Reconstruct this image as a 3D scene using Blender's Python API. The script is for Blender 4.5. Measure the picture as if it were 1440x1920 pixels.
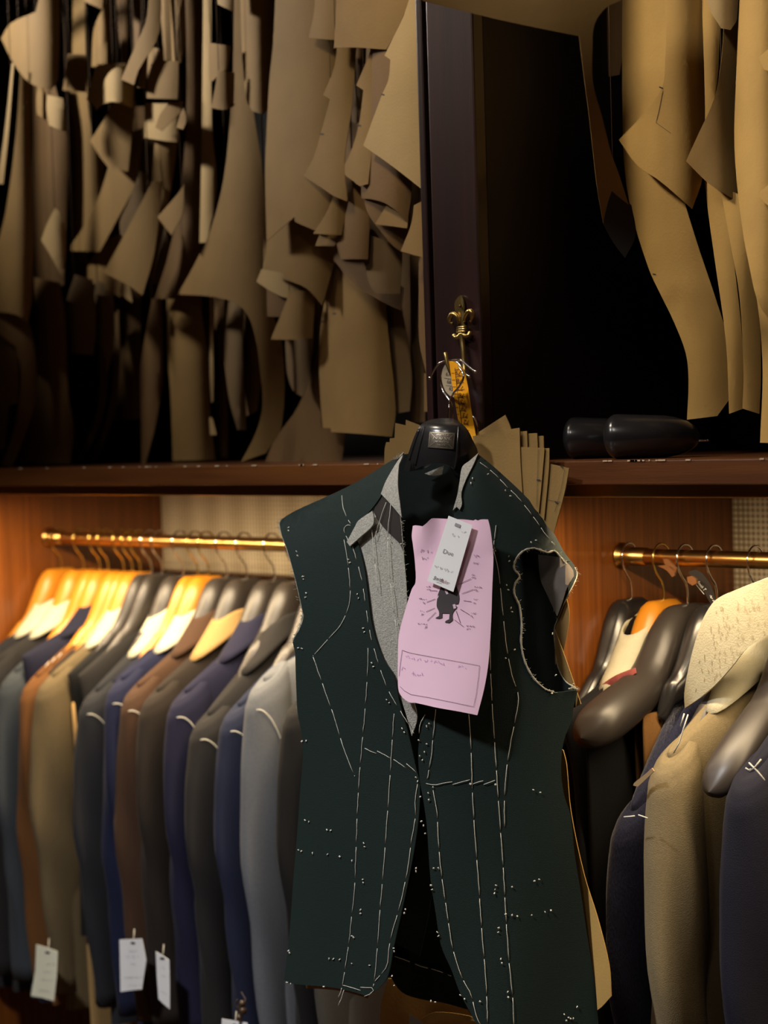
import bpy, bmesh, math, random
from mathutils import Vector, Matrix
random.seed(7)
for o in list(bpy.data.objects): bpy.data.objects.remove(o)
SC = bpy.context.scene
COL = SC.collection

# ------------------------------------------------------------------ camera
FPX = 3500.0
TH = math.radians(45); PT = math.atan(152/3500); RL = math.radians(1.75)
CAM = Vector((0, -1.98, 1.66))
_f0 = Vector((-math.sin(TH), math.cos(TH), 0)); _r0 = Vector((math.cos(TH), math.sin(TH), 0)); _u0 = Vector((0, 0, 1))
FW = _f0*math.cos(PT) - _u0*math.sin(PT)
_u = _u0*math.cos(PT) + _f0*math.sin(PT)
RT = _r0*math.cos(RL) - _u*math.sin(RL)
UP = _u*math.cos(RL) + _r0*math.sin(RL)
cd = bpy.data.cameras.new('camera'); cam = bpy.data.objects.new('camera', cd); COL.objects.link(cam)
cd.sensor_fit = 'HORIZONTAL'; cd.sensor_width = 24.0; cd.lens = 24.0*FPX/1440.0
cd.dof.use_dof = True; cd.dof.focus_distance = 2.53; cd.dof.aperture_fstop = 3.0
cd.clip_start = 0.05
m = Matrix((RT, UP, -FW)).transposed().to_4x4(); m.translation = CAM
cam.matrix_world = m
SC.camera = cam

# ------------------------------------------------------------------ world, exposure, lights
w = bpy.data.worlds.new('world'); SC.world = w; w.use_nodes = True
w.node_tree.nodes['Background'].inputs[0].default_value = (1.0, 0.9, 0.75, 1)
w.node_tree.nodes['Background'].inputs[1].default_value = 0.02
SC.view_settings.view_transform = 'Standard'; SC.view_settings.look = 'None'
SC.view_settings.gamma = 1.0; SC.view_settings.use_curve_mapping = False
SC.view_settings.exposure = 0.0

RAILZ = 1.457; RAILY = 0.30
SHT, SHB = 1.611, 1.579          # shelf top and bottom
XL, XD = -3.278, -1.768          # left side panel face, divider right face
XDL = -1.868                     # divider left face
XR = 0.35                        # right end of right bay
YB = 0.60
CEIL = 2.95

def area(name, loc, aim, sx, sy, power, color, shape='RECTANGLE', spread=180):
    l = bpy.data.lights.new(name, 'AREA'); l.shape = shape; l.size = sx; l.size_y = sy
    l.energy = power; l.color = color; l.spread = math.radians(spread)
    o = bpy.data.objects.new(name, l); COL.objects.link(o)
    o.location = loc
    d = Vector(aim) - Vector(loc)
    o.rotation_euler = d.to_track_quat('-Z', 'Y').to_euler()
    return o
WARM = (1.0, 0.76, 0.46); NEUT = (1.0, 0.91, 0.80); COOL = (0.98, 0.97, 0.97)
# ceiling downlights (fixtures are built with the ceiling further down)
# x, y, power, aim point, colour, beam spread
LAMPS = [(-3.60, -0.55, 6.8, (-2.72, 0.15, 2.45), NEUT, 64), (-2.00, -1.65, 57, (-2.0, -1.65, 0), COOL, 116), (-2.15, -0.62, 5.0, (-1.40, 0.1, 2.0), (1.0, 0.85, 0.66), 84), (-1.15, -1.35, 1.5, (-1.30, 0.1, 1.95), NEUT, 60)]
for i, (lx, ly, pw, sp, col, bs) in enumerate(LAMPS):
    area('downlight_lamp', (lx, ly, CEIL-0.02), sp, 0.22, 0.22, pw, col, 'DISK', bs)
# light bars fixed under the shelf behind its front edge
area('shelf_light_left', ((XL+XDL)/2, 0.045, SHB-0.022), ((XL+XDL)/2, 0.12, 1.2), XDL-XL-0.12, 0.012, 13.5, WARM, spread=160)
area('shelf_light_right', ((XD+XR)/2, 0.045, SHB-0.022), ((XD+XR)/2, 0.12, 1.2), XR-XD-0.12, 0.012, 13.5, WARM, spread=160)

# ------------------------------------------------------------------ helpers
def ray(px, py): return FW + RT*((px-720)/FPX) + UP*((960-py)/FPX)
def pix(px, py, Z): return CAM + ray(px, py)*Z
def pixY(px, py, Y):
    d = ray(px, py); return CAM + d*((Y-CAM.y)/d.y)
def depthY(px, py, Y): return (Y-CAM.y)/ray(px, py).y
def lin(c):
    return tuple(((v/255)/12.92 if v/255 <= 0.04045 else ((v/255+0.055)/1.055)**2.4) for v in c)

MATS = {}
def mat(name, col, rough=0.6, metal=0.0, var=0.0, vscale=20, bump=0.0, bscale=200, sheen=0.0, coat=0.0, stretch=None, col2=None, spec=0.5):
    if name in MATS: return MATS[name]
    M = bpy.data.materials.new(name); M.use_nodes = True
    nt = M.node_tree; b = nt.nodes['Principled BSDF']
    b.inputs['Base Color'].default_value = (*col, 1); b.inputs['Roughness'].default_value = rough
    b.inputs['Metallic'].default_value = metal
    b.inputs['Specular IOR Level'].default_value = spec
    if sheen: b.inputs['Sheen Weight'].default_value = sheen; b.inputs['Sheen Roughness'].default_value = 0.4
    if coat: b.inputs['Coat Weight'].default_value = coat; b.inputs['Coat Roughness'].default_value = 0.15
    tc = nt.nodes.new('ShaderNodeTexCoord'); mp = nt.nodes.new('ShaderNodeMapping')
    nt.links.new(tc.outputs['Object'], mp.inputs[0])
    if stretch: mp.inputs['Scale'].default_value = stretch
    if var or col2:
        n = nt.nodes.new('ShaderNodeTexNoise'); n.inputs['Scale'].default_value = vscale; n.inputs['Detail'].default_value = 5
        nt.links.new(mp.outputs[0], n.inputs['Vector'])
        r = nt.nodes.new('ShaderNodeValToRGB')
        c2 = col2 if col2 else tuple(v*(1-var) for v in col); c3 = col if col2 else tuple(min(1, v*(1+var)) for v in col)
        r.color_ramp.elements[0].position = 0.32; r.color_ramp.elements[1].position = 0.68
        r.color_ramp.elements[0].color = (*c2, 1); r.color_ramp.elements[1].color = (*c3, 1)
        nt.links.new(n.outputs['Fac'], r.inputs[0]); nt.links.new(r.outputs[0], b.inputs['Base Color'])
    if bump:
        n2 = nt.nodes.new('ShaderNodeTexNoise'); n2.inputs['Scale'].default_value = bscale; n2.inputs['Detail'].default_value = 3
        nt.links.new(mp.outputs[0], n2.inputs['Vector'])
        bp = nt.nodes.new('ShaderNodeBump'); bp.inputs['Strength'].default_value = bump; bp.inputs['Distance'].default_value = 0.002
        nt.links.new(n2.outputs['Fac'], bp.inputs['Height']); nt.links.new(bp.outputs[0], b.inputs['Normal'])
    MATS[name] = M; return M

def fabric(name, rgb, sheen=0.03, var=0.07):
    return mat('cloth_'+name, tuple(v*.75 for v in lin(rgb)), 0.85, 0, var, 260, 0.35, 700, sheen, spec=0.25)

KR = {'k': mat('kraft_card', (0.235, 0.142, 0.044), 0.75, 0, 0.10, 9, 0.15, 260, spec=0.3),
      'l': mat('pale_manila_card', (0.38, 0.265, 0.115), 0.75, 0, 0.08, 9, 0.15, 260, spec=0.3),
      'd': mat('brown_kraft_card', (0.15, 0.082, 0.026), 0.75, 0, 0.12, 9, 0.15, 260, spec=0.3),
      'g': mat('grey_brown_card', (0.15, 0.095, 0.040), 0.75, 0, 0.10, 9, 0.15, 260, spec=0.3),
      'y': mat('lit_kraft_card', (0.46, 0.285, 0.085), 0.75, 0, 0.10, 9, 0.15, 260, spec=0.3),  # kraft with the right bay's warm light painted into its colour
      'b': mat('black_card', (0.02, 0.018, 0.016), 0.7, 0, 0.1, 9)}
M_INK = mat('black_ink', (0.02, 0.018, 0.02), 0.8)
M_CORD = mat('brown_cord', (0.10, 0.06, 0.03), 0.9)
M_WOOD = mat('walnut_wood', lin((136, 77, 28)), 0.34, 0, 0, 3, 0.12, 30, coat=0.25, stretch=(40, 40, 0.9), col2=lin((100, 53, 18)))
M_SHELF = mat('shelf_wood', lin((106, 62, 25)), 0.4, 0, 0, 3, 0.1, 30, coat=0.25, stretch=(0.9, 14, 14), col2=lin((82, 44, 17)))
M_DARKW = mat('dark_mahogany', lin((44, 24, 24)), 0.33, 0, 0, 3, 0.1, 30, coat=0.3, stretch=(14, 14, 0.7), col2=lin((30, 16, 15)))
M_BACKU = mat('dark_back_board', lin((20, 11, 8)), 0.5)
M_BRASS = mat('brass', (0.62, 0.36, 0.12), 0.28, 1.0, 0.05, 6)
M_GOLD = mat('gold_wire', (0.75, 0.55, 0.16), 0.2, 1.0)
M_ABR = mat('aged_brass', (0.52, 0.38, 0.14), 0.33, 1.0, 0.25, 60)
M_CHROME = mat('chrome_wire', (0.75, 0.72, 0.70), 0.14, 1.0)
M_BLKP = mat('black_plastic', (0.016, 0.015, 0.016), 0.24, 0, spec=0.6, bump=0.05, bscale=60)
M_BLKH = mat('satin_brown_black_plastic', (0.035, 0.029, 0.026), 0.38, 0, spec=0.42)
M_HONEY = mat('honey_plastic', lin((198, 128, 32)), 0.38, 0, 0.05, 10)
M_FELT = mat('ivory_undercollar_felt', lin((186, 181, 158)), 0.9, 0, 0.06, 60, 0.3, 500)
M_THREAD = mat('white_thread', lin((205, 203, 192)), 0.9)
M_WHITE = mat('white_card', lin((232, 232, 232)), 0.7, 0, 0.02, 10)
M_IVORYT = mat('ivory_card', lin((232, 230, 205)), 0.7, 0, 0.02, 10)
M_PINK = mat('pink_paper', lin((232, 194, 214)), 0.75, 0, 0.025, 12)
M_GREY = mat('grey_canvas', lin((150, 148, 140)), 0.95, 0, 0.22, 420, 0.6, 500)
M_GREEN = mat('dark_green_wool', lin((14, 30, 27)), 0.8, 0, 0.10, 300, 0.3, 800, 0.08, spec=0.25)
M_GREENI = mat('dark_green_lining', lin((13, 23, 21)), 0.85, 0, 0.10, 300, 0.3, 800, 0.1, spec=0.2)
M_TAPE = mat('yellow_tape', lin((240, 165, 20)), 0.5, 0, 0.05, 30)
M_TAPEW = mat('white_tape', lin((165, 150, 125)), 0.6, 0, 0.08, 40)

def finish(o, parent=None):
    COL.objects.link(o)
    if parent is not None:
        o.parent = parent
        o.matrix_parent_inverse = Matrix.Identity(4)
        o.location = o.location - parent_world(parent)
    return o
def parent_world(p):
    v = Vector((0, 0, 0))
    while p is not None:
        v = v + p.location; p = p.parent
    return v
def tag(o, label=None, cat=None, group=None, kind=None):
    if label: o['label'] = label
    if cat: o['category'] = cat
    if group: o['group'] = group
    if kind: o['kind'] = kind
    return o
def mesh_obj(name, verts, faces, material, parent=None, smooth=True, origin=None, split=None):
    vs = [Vector(v) for v in verts]
    if origin is None:
        c = sum(vs, Vector((0, 0, 0)))/max(1, len(vs)); c.z = min(v.z for v in vs)
    else: c = Vector(origin)
    me = bpy.data.meshes.new(name); me.from_pydata([tuple(v-c) for v in vs], [], faces)
    if smooth: me.polygons.foreach_set('use_smooth', [True]*len(me.polygons))
    me.update()
    o = bpy.data.objects.new(name, me); o.location = c
    if material: me.materials.append(material)
    finish(o, parent)
    if split:
        e = o.modifiers.new('edge', 'EDGE_SPLIT'); e.split_angle = math.radians(split)
    return o
def empty(name, loc):
    o = bpy.data.objects.new(name, None); o.location = loc; o.empty_display_size = 0.02; COL.objects.link(o); return o

def box_data(x0, x1, y0, y1, z0, z1, bev=0.0):
    bm = bmesh.new()
    bmesh.ops.create_cube(bm, size=1)
    for v in bm.verts:
        v.co = Vector(((x0+x1)/2+v.co.x*(x1-x0), (y0+y1)/2+v.co.y*(y1-y0), (z0+z1)/2+v.co.z*(z1-z0)))
    if bev: bmesh.ops.bevel(bm, geom=bm.edges[:], offset=bev, segments=2, affect='EDGES', profile=0.6)
    bm.verts.index_update()
    V = [v.co.copy() for v in bm.verts]; Fc = [[v.index for v in f.verts] for f in bm.faces]
    bm.free(); return V, Fc
def box(name, x0, x1, y0, y1, z0, z1, material, parent=None, bev=0.0):
    V, Fc = box_data(x0, x1, y0, y1, z0, z1, bev)
    return mesh_obj(name, V, Fc, material, parent, smooth=False)

def smooth_poly(P, corner=38, sub=4, closed=True):
    n = len(P); Q = [Vector((p[0], p[1])) for p in P]
    isc = []
    for i in range(n):
        if not closed and (i == 0 or i == n-1): isc.append(True); continue
        a = Q[i]-Q[i-1]; b = Q[(i+1) % n]-Q[i]
        if a.length < 1e-6 or b.length < 1e-6: isc.append(True); continue
        ang = abs(math.degrees(a.angle(b))); isc.append(ang > corner)
    out = []
    for i in range(n if closed else n-1):
        p0, p1 = Q[i], Q[(i+1) % n]
        if isc[i] and isc[(i+1) % n]: out.append(p0); continue
        L = (p1-p0)
        t0 = L if isc[i] else (p1-Q[i-1]).normalized()*L.length
        t1 = L if isc[(i+1) % n] else (Q[(i+2) % n]-p0).normalized()*L.length
        for k in range(sub):
            s = k/sub; s2 = s*s; s3 = s2*s
            out.append(p0*(2*s3-3*s2+1)+t0*(s3-2*s2+s)+p1*(-2*s3+3*s2)+t1*(s3-s2))
    if not closed: out.append(Q[-1])
    return out

def sheet(name, poly, dfn, material, thick=0.0014, parent=None, step=(10, 40), smoothit=True, split=40):
    """outline given on the photograph, each point pushed out to its own distance dfn(px,py): a real sheet with thickness"""
    P = smooth_poly(poly) if smoothit else [Vector(p) for p in poly]
    A = sum(P[i-1].x*P[i].y-P[i].x*P[i-1].y for i in range(len(P)))
    if A > 0: P = P[::-1]
    bm = bmesh.new()
    vs = [bm.verts.new((p.x, p.y, 0)) for p in P]
    bm.faces.new(vs)
    bmesh.ops.triangulate(bm, faces=bm.faces[:])
    xs = [p.x for p in P]; ys = [p.y for p in P]
    if step[0]:
        x = math.floor(min(xs)/step[0])*step[0]+step[0]
        while x < max(xs):
            bmesh.ops.bisect_plane(bm, geom=bm.verts[:]+bm.edges[:]+bm.faces[:], plane_co=(x, 0, 0), plane_no=(1, 0, 0), dist=0.05); x += step[0]
    if step[1]:
        y = math.floor(min(ys)/step[1])*step[1]+step[1]
        while y < max(ys):
            bmesh.ops.bisect_plane(bm, geom=bm.verts[:]+bm.edges[:]+bm.faces[:], plane_co=(0, y, 0), plane_no=(0, 1, 0), dist=0.05); y += step[1]
    bmesh.ops.remove_doubles(bm, verts=bm.verts[:], dist=0.02)
    bm.verts.index_update()
    V = [pix(v.co.x, v.co.y, dfn(v.co.x, v.co.y)) for v in bm.verts]
    Fc = [[v.index for v in f.verts] for f in bm.faces]
    bm.free()
    o = mesh_obj(name, V, Fc, material, parent)
    s = o.modifiers.new('thickness', 'SOLIDIFY'); s.thickness = thick; s.offset = -1
    e = o.modifiers.new('edge', 'EDGE_SPLIT'); e.split_angle = math.radians(split)
    return o

def tube_data(pts, rad, sides=6, flat=None):
    pts = [Vector(p) for p in pts]; n = len(pts)
    R = rad if isinstance(rad, (list, tuple)) else [rad]*n
    V = []; Fc = []
    ref = None
    for i in range(n):
        t = (pts[min(i+1, n-1)]-pts[max(i-1, 0)])
        if t.length < 1e-9: t = Vector((0, 0, 1))
        t.normalize()
        if ref is None:
            ref = t.cross(Vector((0.3, 0.9, 0.2)));
            if ref.length < 1e-3: ref = t.cross(Vector((1, 0, 0)))
        ref = (ref - t*ref.dot(t)).normalized(); q = t.cross(ref)
        for k in range(sides):
            a = 2*math.pi*k/sides
            V.append(pts[i]+ref*(R[i]*math.cos(a))+q*(R[i]*math.sin(a)))
    for i in range(n-1):
        for k in range(sides):
            Fc.append([i*sides+k, i*sides+(k+1) % sides, (i+1)*sides+(k+1) % sides, (i+1)*sides+k])
    Fc.append(list(range(sides))[::-1]); Fc.append([(n-1)*sides+k for k in range(sides)])
    return V, Fc
def join(parts):
    V = []; Fc = []
    for v, f in parts:
        b = len(V); V += v; Fc += [[i+b for i in q] for q in f]
    return V, Fc
def tube(name, pts, rad, material, parent=None, sides=6):
    V, Fc = tube_data(pts, rad, sides); return mesh_obj(name, V, Fc, material, parent)
def curve3(pts, sub=5):
    P = [Vector(p) for p in pts]; out = []
    for i in range(len(P)-1):
        p0 = P[max(i-1, 0)]; p1 = P[i]; p2 = P[i+1]; p3 = P[min(i+2, len(P)-1)]
        for k in range(sub):
            t = k/sub
            out.append(0.5*((2*p1)+(p2-p0)*t+(2*p0-5*p1+4*p2-p3)*t*t+(3*p1-p0-3*p2+p3)*t**3))
    out.append(P[-1]); return out

# text meshes (made first, while the scene is still small)
TXT = {}
def text2d(s):
    if s not in TXT:
        c = bpy.data.curves.new('t', 'FONT'); c.body = s; c.size = 1; c.align_x = 'CENTER'; c.align_y = 'CENTER'; c.resolution_u = 2
        o = bpy.data.objects.new('t', c); COL.objects.link(o)
        dg = bpy.context.evaluated_depsgraph_get(); me = o.evaluated_get(dg).to_mesh()
        TXT[s] = ([v.co.copy() for v in me.vertices], [list(p.vertices) for p in me.polygons])
        bpy.data.objects.remove(o); bpy.data.curves.remove(c)
    return TXT[s]
for s in ('79', '78', '77', '76', '75', '74', '73', '72', '67', '66', '65', 'Due', 'Smith', 'Tailor', 'Smith T'): text2d(s)
def print_text(s, px, py, size, rot, dfn, shear=0.0, sx=1.0):
    V, Fc = text2d(s); a = math.radians(rot); out = []
    for v in V:
        x = (v.x*sx+v.y*shear)*size; y = -v.y*size
        X = px+x*math.cos(a)-y*math.sin(a); Y = py+x*math.sin(a)+y*math.cos(a)
        out.append(pix(X, Y, dfn(X, Y)))
    return out, Fc
def print_line(pts, wpx, dfn):
    """a flat printed stroke on a sheet"""
    V = []; Fc = []; n = len(pts)
    P = [Vector(p) for p in pts]
    Q = []
    for i in range(n-1):
        k = max(1, int((P[i+1]-P[i]).length/8))
        for j in range(k): Q.append(P[i].lerp(P[i+1], j/k))
    Q.append(P[-1]); n = len(Q)
    for i in range(n):
        t = Q[min(i+1, n-1)]-Q[max(i-1, 0)]; t.normalize(); nn = Vector((-t.y, t.x))*wpx/2
        for sgn in (1, -1):
            q = Q[i]+nn*sgn; V.append(pix(q.x, q.y, dfn(q.x, q.y)))
    for i in range(n-1): Fc.append([2*i, 2*i+1, 2*i+3, 2*i+2])
    return V, Fc
def scribble(px, py, wd, ht, rot, dfn, wpx=0.7, seed=1):
    r = random.Random(seed); a = math.radians(rot); parts = []
    x = -wd/2
    while x < wd/2:
        k = r.random(); pts = [(x, r.uniform(-ht/2, ht/2)), (x+ht*0.25, r.uniform(-ht/2, ht/2)), (x+ht*0.4, r.uniform(-ht/2, ht/2))]
        parts.append(print_line([(px+u*math.cos(a)-v*math.sin(a), py+u*math.sin(a)+v*math.cos(a)) for u, v in pts], wpx, dfn))
        x += ht*(0.5 if k < 0.8 else 1.1)
    return join(parts)

# ------------------------------------------------------------------ room shell
def struct(o): o['kind'] = 'structure'; return o
M_FLOOR = mat('brown_floorboards', lin((70, 45, 28)), 0.4, 0, 0.2, 4, stretch=(1, 9, 1))
M_CEIL = mat('cream_plaster', lin((215, 205, 185)), 0.9, 0, 0.02, 5)
M_WALL = mat('beige_wall_paint', lin((120, 98, 72)), 0.85, 0, 0.04, 5)
struct(box('floor', -5, 3, -4.5, 0.75, -0.1, 0, M_FLOOR))
struct(box('ceiling', -5, 3, -4.5, 0.75, CEIL, CEIL+0.1, M_CEIL))
struct(box('wall_back', -5, 3, 0.66, 0.76, 0, CEIL, M_WALL))
struct(box('wall_left', -5.1, -5, -4.5, 0.75, 0, CEIL, M_WALL))
struct(box('wall_right', 3, 3.1, -4.5, 0.75, 0, CEIL, M_WALL))
struct(box('wall_front', -5, 3, -4.6, -4.5, 0, CEIL, M_WALL))
for i, (lx, ly, pw, sp, col, bs) in enumerate(LAMPS):
    e = empty('ceiling_downlight', (lx, ly, CEIL-0.03))
    tag(e, ['recessed round ceiling downlight in front of the left bay', 'recessed round ceiling downlight out in the room before the wardrobe', 'recessed round ceiling downlight above the green jacket', 'recessed round ceiling downlight in front of the right bay'][i], 'lamp', 'ceiling downlights')
    pts = [(lx+0.10*math.cos(a*math.pi/12), ly+0.10*math.sin(a*math.pi/12), CEIL-0.008) for a in range(25)]
    tube('trim_ring', pts, 0.012, M_CHROME, e, 6)

# wallpaper: small woven check
def wallpaper():
    M = bpy.data.materials.new('checked_wallpaper'); M.use_nodes = True; nt = M.node_tree; b = nt.nodes['Principled BSDF']
    b.inputs['Roughness'].default_value = 0.85
    tc = nt.nodes.new('ShaderNodeTexCoord')
    sep = nt.nodes.new('ShaderNodeSeparateXYZ'); nt.links.new(tc.outputs['Object'], sep.inputs[0])
    def wave(sock, freq):
        mu = nt.nodes.new('ShaderNodeMath'); mu.operation = 'MULTIPLY'; mu.inputs[1].default_value = freq; nt.links.new(sock, mu.inputs[0])
        s = nt.nodes.new('ShaderNodeMath'); s.operation = 'SINE'; nt.links.new(mu.outputs[0], s.inputs[0]); return s.outputs[0]
    def op(a, c, o):
        n = nt.nodes.new('ShaderNodeMath'); n.operation = o
        nt.links.new(a, n.inputs[0])
        if isinstance(c, float): n.inputs[1].default_value = c
        else: nt.links.new(c, n.inputs[1])
        return n.outputs[0]
    k = 2*math.pi/0.0095
    a = wave(sep.outputs[0], k); c = wave(sep.outputs[2], k); big = wave(sep.outputs[0], k/9)
    s = op(op(a, c, 'ADD'), op(big, 0.5, 'MULTIPLY'), 'ADD')
    s = op(op(s, 0.22, 'MULTIPLY'), 0.5, 'ADD')
    r = nt.nodes.new('ShaderNodeValToRGB'); r.color_ramp.elements[0].color = (*lin((172, 150, 116)), 1); r.color_ramp.elements[1].color = (*lin((240, 226, 198)), 1)
    r.color_ramp.elements[0].position = 0.3; r.color_ramp.elements[1].position = 0.7
    nt.links.new(s, r.inputs[0]); nt.links.new(r.outputs[0], b.inputs['Base Color'])
    return M
M_PAPER = wallpaper()

# ------------------------------------------------------------------ built-in wardrobe
TOPZ = 2.64
W = empty('built_in_wardrobe', ((XL+XR)/2, 0.3, 0)); tag(W, 'wooden built-in wardrobe with open hanging bays below and pattern cupboards above', 'wardrobe')
for (x0, x1) in ((XL-0.10, XL), (XDL, XD), (XR, XR+0.1)):
    box('side_panel', x0, x1, 0.014, YB, 0.08, SHB, M_WOOD, W)
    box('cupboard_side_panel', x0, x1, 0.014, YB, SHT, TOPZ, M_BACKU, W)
box('shelf_board', XL-0.1, XR+0.1, 0.0, YB, SHB, SHT, M_SHELF, W, 0.0015)
for (x0, x1) in ((XL, XDL), (XD, XR)):
    box('papered_back', x0, x1, YB, YB+0.02, 0.08, SHB, M_PAPER, W)
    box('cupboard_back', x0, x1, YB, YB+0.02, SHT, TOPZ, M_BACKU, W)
box('top_board', XL-0.1, XR+0.1, 0.0, YB+0.02, TOPZ, TOPZ+0.04, M_DARKW, W)
box('base_plinth', XL-0.1, XR+0.1, 0.03, YB+0.02, 0, 0.08, M_DARKW, W)
for xc in (XL-0.05, (XDL+XD)/2, XR+0.05):
    box('stile', xc-0.037, xc+0.052, -0.010, 0.014, SHT+0.0005, TOPZ, M_DARKW, W, 0.003)
    box('stile_moulding', xc-0.056, xc-0.043, -0.012, 0.014, SHT+0.0005, TOPZ, M_DARKW, W, 0.003)
    box('lower_stile', xc-0.05, xc+0.05, 0.002, 0.014, 0.08, SHB, M_WOOD, W, 0.002)
# worn white chips on the shelf edge
parts = []
rr = random.Random(3)
for k in range(46):
    x = rr.uniform(-3.1, -1.25); L = rr.uniform(0.002, 0.012)
    parts.append(box_data(x, x+L, -0.0012, 0.0012, SHT-0.0012, SHT+0.0006))
V, Fc = join(parts); o = mesh_obj('edge_wear', V, Fc, mat('chipped_edge', lin((190, 165, 135)), 0.8), W, False); o['kind'] = 'stuff'
# rails
def rail(x0, x1, label):
    e = empty('hanging_rail', ((x0+x1)/2, RAILY, RAILZ)); tag(e, label, 'rail', 'brass rails under the shelf')
    tube('rail_tube', [(x0, RAILY, RAILZ), (x0+0.02, RAILY, RAILZ), (x1-0.02, RAILY, RAILZ), (x1, RAILY, RAILZ)], 0.0125, M_BRASS, e, 24)
    for xe, s in ((x0, 1), (x1, -1)):
        tube('end_flange', [(xe+s*0.0005, RAILY, RAILZ), (xe+s*0.003, RAILY, RAILZ), (xe+s*0.005, RAILY, RAILZ), (xe+s*0.012, RAILY, RAILZ), (xe+s*0.05, RAILY, RAILZ)], [0.021, 0.021, 0.017, 0.0145, 0.0138], M_BRASS, e, 24)
rail(XL, XDL, 'long brass hanging rail carrying the crowded row of jackets')
rail(XD, XR, 'brass hanging rail beside the bright wooden panel at right')
for nm, x0, x1, lb in (('a', XL+0.06, XDL-0.06, 'slim warm light bar under the shelf above the crowded rail'), ('b', XD+0.06, XR-0.06, 'slim warm light bar under the shelf above the right rail')):
    e = empty('light_bar', ((x0+x1)/2, 0.045, SHB-0.02)); tag(e, lb, 'light bar', 'light bars under the shelf')
    box('housing', x0, x1, 0.034, 0.056, SHB-0.019, SHB, M_BRASS, e, 0.002)
# rods at the top of the pattern cupboards
def prod(x0, x1, y, label):
    e = empty('pattern_rod', ((x0+x1)/2, y, 2.55)); tag(e, label, 'rod', 'rods high in the pattern cupboards')
    tube('rod', [(x0, y, 2.55), (x1, y, 2.55)], 0.011, M_DARKW, e, 12)
for y in (0.1, 0.22, 0.36, 0.5):
    nth = {0.1: 'front', 0.22: 'second', 0.36: 'third', 0.5: 'rearmost'}[y]
    prod(XL, XDL, y, 'dark wooden rod above the left pattern cards, %s of four' % nth)
    prod(XD, XR, y, 'dark wooden rod above the right pattern cards, %s of four' % nth)

# ------------------------------------------------------------------ paper patterns
def pattern(label, Y, bend, turn, tone, poly, group, notches=(), cord=True, wob=0.002):
    P = [(x, -105 if y <= -20 else y) for x, y in poly]
    xs = [p[0] for p in P]; pc = (min(xs)+max(xs))/2; hw = max(8, (max(xs)-min(xs))/2)
    ph = pc*0.13; bend *= 2.2; turn += random.Random(int(pc*3+P[0][1])).uniform(-.35, .35)*min(hw, 50)*.00085
    def d(px, py):
        t = (px-pc)/hw
        return depthY(px, py, Y)+turn*t+bend*t*t+wob*math.sin(py/70+ph+t)
    o = sheet('paper_pattern', P, d, KR[tone], 0.0012)
    tag(o, label, 'paper pattern', group)
    top = min(P, key=lambda p: p[1])
    q = pix(top[0]*0.8+pc*0.2, top[1]+6, d(top[0], top[1])+0.003)
    if cord: tube('hanging_cord', [q, (q.x, q.y, 2.552)], 0.0007, M_CORD, o, 5)
    if notches:
        V, Fc = join([print_line(n, 2.6 if len(n) == 2 else .8, lambda x, y: d(x, y)-0.0007) for n in notches])
        mesh_obj('notch_mark', V, Fc, M_INK, o)
    return o
GL = 'paper patterns hanging left of the dark post'
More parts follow.
